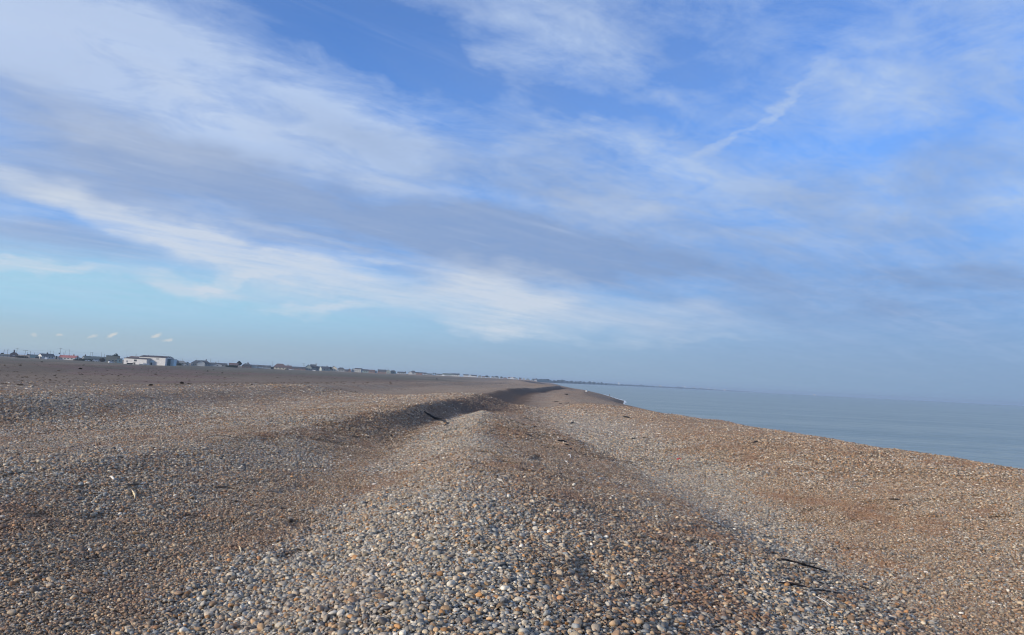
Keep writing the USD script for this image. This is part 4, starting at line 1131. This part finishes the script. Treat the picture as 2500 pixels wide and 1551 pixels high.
def stick(label, a_, b_, r, material, cat='driftwood', name='driftwood', bend=0.04, side=None, seed=0, group=None, sink=0.2, thick=0.75):
    """A piece lying along two pixels of the photograph."""
    q = np.random.default_rng(seed)
    A, B = hit(*a_), hit(*b_)
    n = 13
    t = np.linspace(0, 1, n)
    pts = A[None] * (1 - t[:, None]) + B[None] * t[:, None]
    ln = np.linalg.norm(B - A)
    pts[:, :2] += (q.normal(size=(n, 2)) * bend * ln * .35) + np.outer(np.sin(np.pi * t) * bend * ln, [-(B - A)[1] / ln, (B - A)[0] / ln])
    pts[:, 2] = land(pts[:, 0], pts[:, 1]) + r * (1 - sink) + 0.012
    c = pts[0].copy()
    p = thing(name, label, cat, c, 0, group)
    rad = r * thick * (0.35 + 0.75 * np.sin(np.pi * (t * .86 + .07))) * q.uniform(.75, 1.25, n)
    part(p, 'stem', tube_mesh(pts - c, rad, 8), material, smooth=40)
    if side:
        for k, (tt, l2) in enumerate(side):
            s0 = pts[int(tt * (n - 1))] - c
            dirn = (B - A) / ln
            prp = np.array([-dirn[1], dirn[0], 0]) * (1 if k % 2 else -1)
            e = s0 + (dirn * .7 + prp * .6) * l2; e[2] = s0[2] + .1 * l2
            part(p, 'branch', tube_mesh([s0, (s0 + e) / 2 + [0, 0, .02 * l2], e], [r * .6, r * .45, r * .25], 6), material)
    return p


p = stick('long black plank of driftwood lying on the dark bank', (1036, 1008), (1078, 1027), .07, TAR, bend=.01, seed=1)
stick('thin black stick lying just below the long black plank', (1056, 1016), (1090, 1040), .035, TAR, bend=.03, seed=2)
stick('crooked black branch among the grey stones at the lower right', (1888, 1372), (2018, 1399), .017, TAR, bend=.05, side=[(.55, .25), (.75, .18)], seed=3)
stick('shorter black branch below the crooked one at the lower right', (1900, 1428), (1966, 1437), .014, KELP, bend=.05, side=[(.6, .1)], seed=4)
stick('thin dark stick in front of the grey stones at the lower right', (1978, 1446), (2052, 1454), .010, KELP, bend=.05, seed=5)
stick('short dark chip right of the black branches', (2098, 1437), (2116, 1442), .016, KELP, seed=6)
stick('thin pale curved twig among the grey stones at the lower right', (1994, 1462), (2034, 1486), .007, GREYSTICK, bend=.06, seed=7, cat='twig', name='twig')
stick('white stub of bleached wood on the left bank', (270, 1168), (278, 1175), .02, GREYSTICK, bend=.01, seed=8)
stick('pale upright looking cane on the left bank', (323, 1203), (329, 1220), .014, CANE, bend=.02, seed=9, cat='cane', name='cane')
stick('brown half buried log left of centre', (305, 1190), (345, 1187), .018, BROWNSTICK, bend=.03, seed=10)
stick('thin grey twig at the end of the brown half buried log', (340, 1186), (356, 1183), .012, GREYSTICK, seed=11, cat='twig', name='twig')
stick('dark ragged seaweed strand at the foot of the ridge', (1362, 1078), (1385, 1082), .035, KELP, bend=.08, side=[(.4, .2), (.7, .25)], seed=12, cat='seaweed', name='seaweed')
stick('small dark seaweed clump below the ragged strand', (1378, 1087), (1388, 1089), .032, KELP, bend=.08, seed=13, cat='seaweed', name='seaweed')
stick('dark stick along the ridge shoulder', (1282, 1062), (1299, 1068), .035, KELP, bend=.05, seed=14)
stick('dark driftwood piece near the right slope below the sea', (1523, 1020.5), (1535, 1022.5), .075, TAR, bend=.05, seed=15)
stick('slim dark stick on the smooth right terrace', (1392, 1035.5), (1402, 1033), .05, KELP, bend=.03, seed=16)
stick('thin dark stick right of the smooth terrace', (1540, 1074.5), (1552, 1071.5), .03, KELP, bend=.03, seed=17)
stick('lone dark stick on the open shingle near the sea', (1838, 1083), (1850, 1080), .035, KELP, bend=.05, side=[(.4, .15)], seed=18)
stick('distant dark log at the foot of the far dark bank', (1379, 964), (1385.5, 965), .12, TAR, bend=.02, seed=19)
stick('dark kelp stalk on the far right shingle', (2172, 1222), (2196, 1223), .02, KELP, bend=.06, seed=20, cat='seaweed', name='seaweed')
stick('short dark kelp stalk at the right edge of the shingle', (2390, 1296), (2402, 1297), .016, KELP, bend=.05, seed=21, cat='seaweed', name='seaweed')
stick('dark twig in the middle of the left slope', (524, 1194), (552, 1193), .012, KELP, bend=.05, seed=22, cat='twig', name='twig')
stick('pale thin twig on the right flank of the ridge', (1386, 1111), (1393, 1120), .018, GREYSTICK, bend=.03, seed=23, cat='twig', name='twig')
stick('short pale twig a little below the other on the ridge flank', (1379, 1128), (1386, 1132), .016, GREYSTICK, bend=.03, seed=24, cat='twig', name='twig')
stick('straight pale reed on the left slope, right of the orange shingle', (583, 1337), (587, 1352), .008, CANE, bend=.02, seed=25, cat='reed', name='reed')
rs = np.random.default_rng(8)
WRACK = [((1287, 1024), 'upper dark weed scrap at the foot of the ridge end'), ((1297, 1028), 'second dark weed scrap at the foot of the ridge end'), ((1320, 1031), 'flat dark weed scrap in the trough just past the ridge end'), ((1309, 1044), 'small weed scrap on the ridge foot below the trough scraps'),
         ((1316, 1064), 'weed scrap left of the ragged strand, upper one'), ((1326, 1066), 'weed scrap left of the ragged strand, lower one'), ((1352, 1093), 'tiny weed scrap on the ridge foot under the ragged strand'), ((1395, 1098), 'tiny round weed scrap down the trough from the ragged strand'),
         ((1435, 1057), 'weed scrap on the open terrace right of the ragged strand'), ((1574, 1069), 'small dark speck of weed right of the thin stick'), ((1579, 1118), 'black weed scrap left of the red plastic'), ((1443, 1127), 'flat weed scrap in the grey trough'),
         ((1352, 982), 'far dark weed scrap on the pale terrace, left one of three'), ((1366, 986), 'far dark weed scrap on the pale terrace, middle of three'), ((1382, 986), 'far dark weed scrap on the pale terrace, right one of three'), ((1420, 1000), 'weed scrap in the small tangle on the terrace, left'),
         ((1432, 1004), 'weed scrap in the small tangle on the terrace, right'), ((1428, 1008), 'weed scrap in the small tangle on the terrace, lowest'), ((1716, 1119), 'black weed scrap right of the red plastic'), ((1827, 1139), 'black weed scrap out on the brown bank, right of the other one')]
for k, ((px, py), lab) in enumerate(WRACK):
    r_ = 0.02 + 0.0009 * np.hypot(*hit(px, py)[:2])
    stick(lab, (px - 2.5, py - rs.uniform(-.8, .8)), (px + rs.uniform(1, 4), py + rs.uniform(-1, 1)), r_ * .4, KELP, bend=.14, seed=40 + k, cat='seaweed', name='seaweed')
for k, (px, py) in enumerate([(368, 942), (444, 937), (196, 901.5), (102, 884.5), (50, 892.5), (507, 907), (543, 911.5), (1066, 926)]):
    loc = hit(px, py)
    d = np.hypot(loc[0], loc[1])
    p = thing('scrub_tuft', ['dark tuft on the left shingle, lower left of the boat shed', 'dark tuft on the left shingle below the pale bungalow', 'small black tuft at the edge of the green plain', 'dark tuft out on the plain before the white house', 'dark tuft out on the plain before the brick house', 'dark tuft on the plain before the white gabled hut', 'brown flat tuft on the plain right of the white gabled hut', 'small dark tuft on the far right of the plain'][k], 'tuft', loc)
    s = (9 if k < 2 else 7 if k < 3 else 4) * d / FPX / 2
    v, f = foliage(220, [s, s, s * .42], 300 + k, s * .3)
    v[:, 2] += s * .3
    part(p, 'foliage', (v, f), LEAFB)
    part(p, 'stem', tube_mesh([[0, 0, -.05], [0, 0, s * .4]], [s * .06, s * .04], 5), WOOD)
# low dry plants over the plain
r = np.random.default_rng(21)
n = 5200
dd = np.exp(r.uniform(math.log(60), math.log(480), n)); aa = r.uniform(-math.radians(40), math.radians(4), n)
sx_, sy_ = dd * np.sin(aa), dd * np.cos(aa)
SP = np.stack([sx_, sy_, 0 * sx_], -1)
ok = (sx_ < crest_x(sy_) - 12) & (r.uniform(size=n) < 0.25 + 1.0 * sstep(meshkit.fbm(SP / np.array([14, 30, 1]), 3, 61), .42, .62))
sx_, sy_, dd = sx_[ok], sy_[ok], dd[ok]
scrub = UsdGeom.PointInstancer.Define(stage, '/World/dry_plants')
tag(scrub, 'low dry brown and green plants scattered over the shingle plain', 'plants', kind='stuff')
pr = []
for k in range(4):
    v, f = foliage(60, [1, 1, .5], 700 + k, .28)
    v[:, 2] += .3
    pth = numbered('/World/dry_plants', 'dry_plant')
    usdkit.mesh(stage, pth, (v, f), (LEAFD, LEAFD, LEAFD, LEAFB)[k])
    pr.append(Sdf.Path(pth))
scrub.CreatePrototypesRel().SetTargets(pr)
m_ = len(sx_)
scrub.CreatePositionsAttr(Vt.Vec3fArray.FromNumpy(np.stack([sx_, sy_, land(sx_, sy_)], -1).astype(np.float32)))
scrub.CreateProtoIndicesAttr(Vt.IntArray.FromNumpy(r.integers(0, 4, m_).astype(np.int32)))
sc = r.uniform(.03, .10, m_) * (1 + dd / 420) * np.where(r.uniform(size=m_) < .05, 2.0, 1)
scrub.CreateScalesAttr(Vt.Vec3fArray.FromNumpy(np.stack([sc, sc, sc * r.uniform(.35, .8, m_)], -1).astype(np.float32)))
# red plastic and two distinctive things
loc = hit(1657, 1123)
p = thing('plastic_scrap', 'small faded red piece of plastic on the grey stones at right', 'litter', loc, .5)
UsdGeom.Xformable(stage.GetPrimAtPath(p)).AddScaleOp().Set(Gf.Vec3f(.7, .7, .6))
part(p, 'shell', hull([[-.11, -.07, 0], [.1, -.08, .01], [.12, .06, .02], [-.09, .08, .03], [-.08, -.05, .10], [.07, -.05, .12], [.08, .04, .11], [-.06, .05, .09]]), REDP)
part(p, 'rim', box(-.13, .13, -.09, -.075, -.01, .03), REDP)
loc = hit(1432, 956.5)
p = thing('buoy', 'small white float lying at the distant water edge', 'buoy', loc)
part(p, 'float', trimesh.creation.icosphere(2, .38), WHITE, smooth=True)
part(p, 'cap', box(-.1, .1, -.1, .1, .36, .5), DARKW)
loc = hit(1489.5, 972)
loc2, a = loc, math.atan2(loc[0], loc[1])
p = thing('marker_post', 'short dark leaning post on the distant spit', 'post', loc, -a)
part(p, 'shaft', tube_mesh([[0, 0, -.3], [-.1, 0, .6], [-.25, 0, 1.1]], [.12, .1, .09], 7), WOOD)
part(p, 'cap', box(-.38, -.1, -.12, .12, 1.08, 1.2), WOOD)

# thin broken line of foam where the far water meets the shingle
r = np.random.default_rng(4)
fy = np.linspace(188, 430, 320)
fx = shore_x(fy)
fw = np.clip(0.5 + 1.6 * (meshkit.fbm(np.stack([fy / 7.0, 0 * fy, 0 * fy], -1), 3, 71) - 0.4), 0.05, 2)
fv = np.vstack([np.stack([fx - .3, fy, 0 * fy + .012], -1), np.stack([fx + fw, fy, 0 * fy + .012], -1)])
k = np.arange(len(fy) - 1); n_ = len(fy)
ff = np.vstack([np.stack([k, k + n_, k + 1 + n_], -1), np.stack([k, k + 1 + n_, k + 1], -1)])
m = usdkit.mesh(stage, '/World/foam', (fv, ff), paint('sea_foam', (.62, .64, .64), .7, .1, 2.0))
tag(m, 'thin pale line of foam along the water edge of the distant spit', 'foam', kind='stuff')

# ------------------------------------------------------------------ the air
haze_v = Graph()
hv = haze_v.node('principled_volume', 'volume', color=(.52, .65, .79), density=HAZE, anisotropy=0.2)
haze_look = haze_v.material('/World/Looks/sea_haze', volume=hv)
hz = trimesh.creation.box([24000, 24000, 30.5]); hz.apply_translation([0, 0, 25.0 - 15.25])
hm = usdkit.mesh(stage, '/World/haze', hz, haze_look)
tag(hm, 'thin sea haze lying over the whole scene', 'haze', kind='stuff')
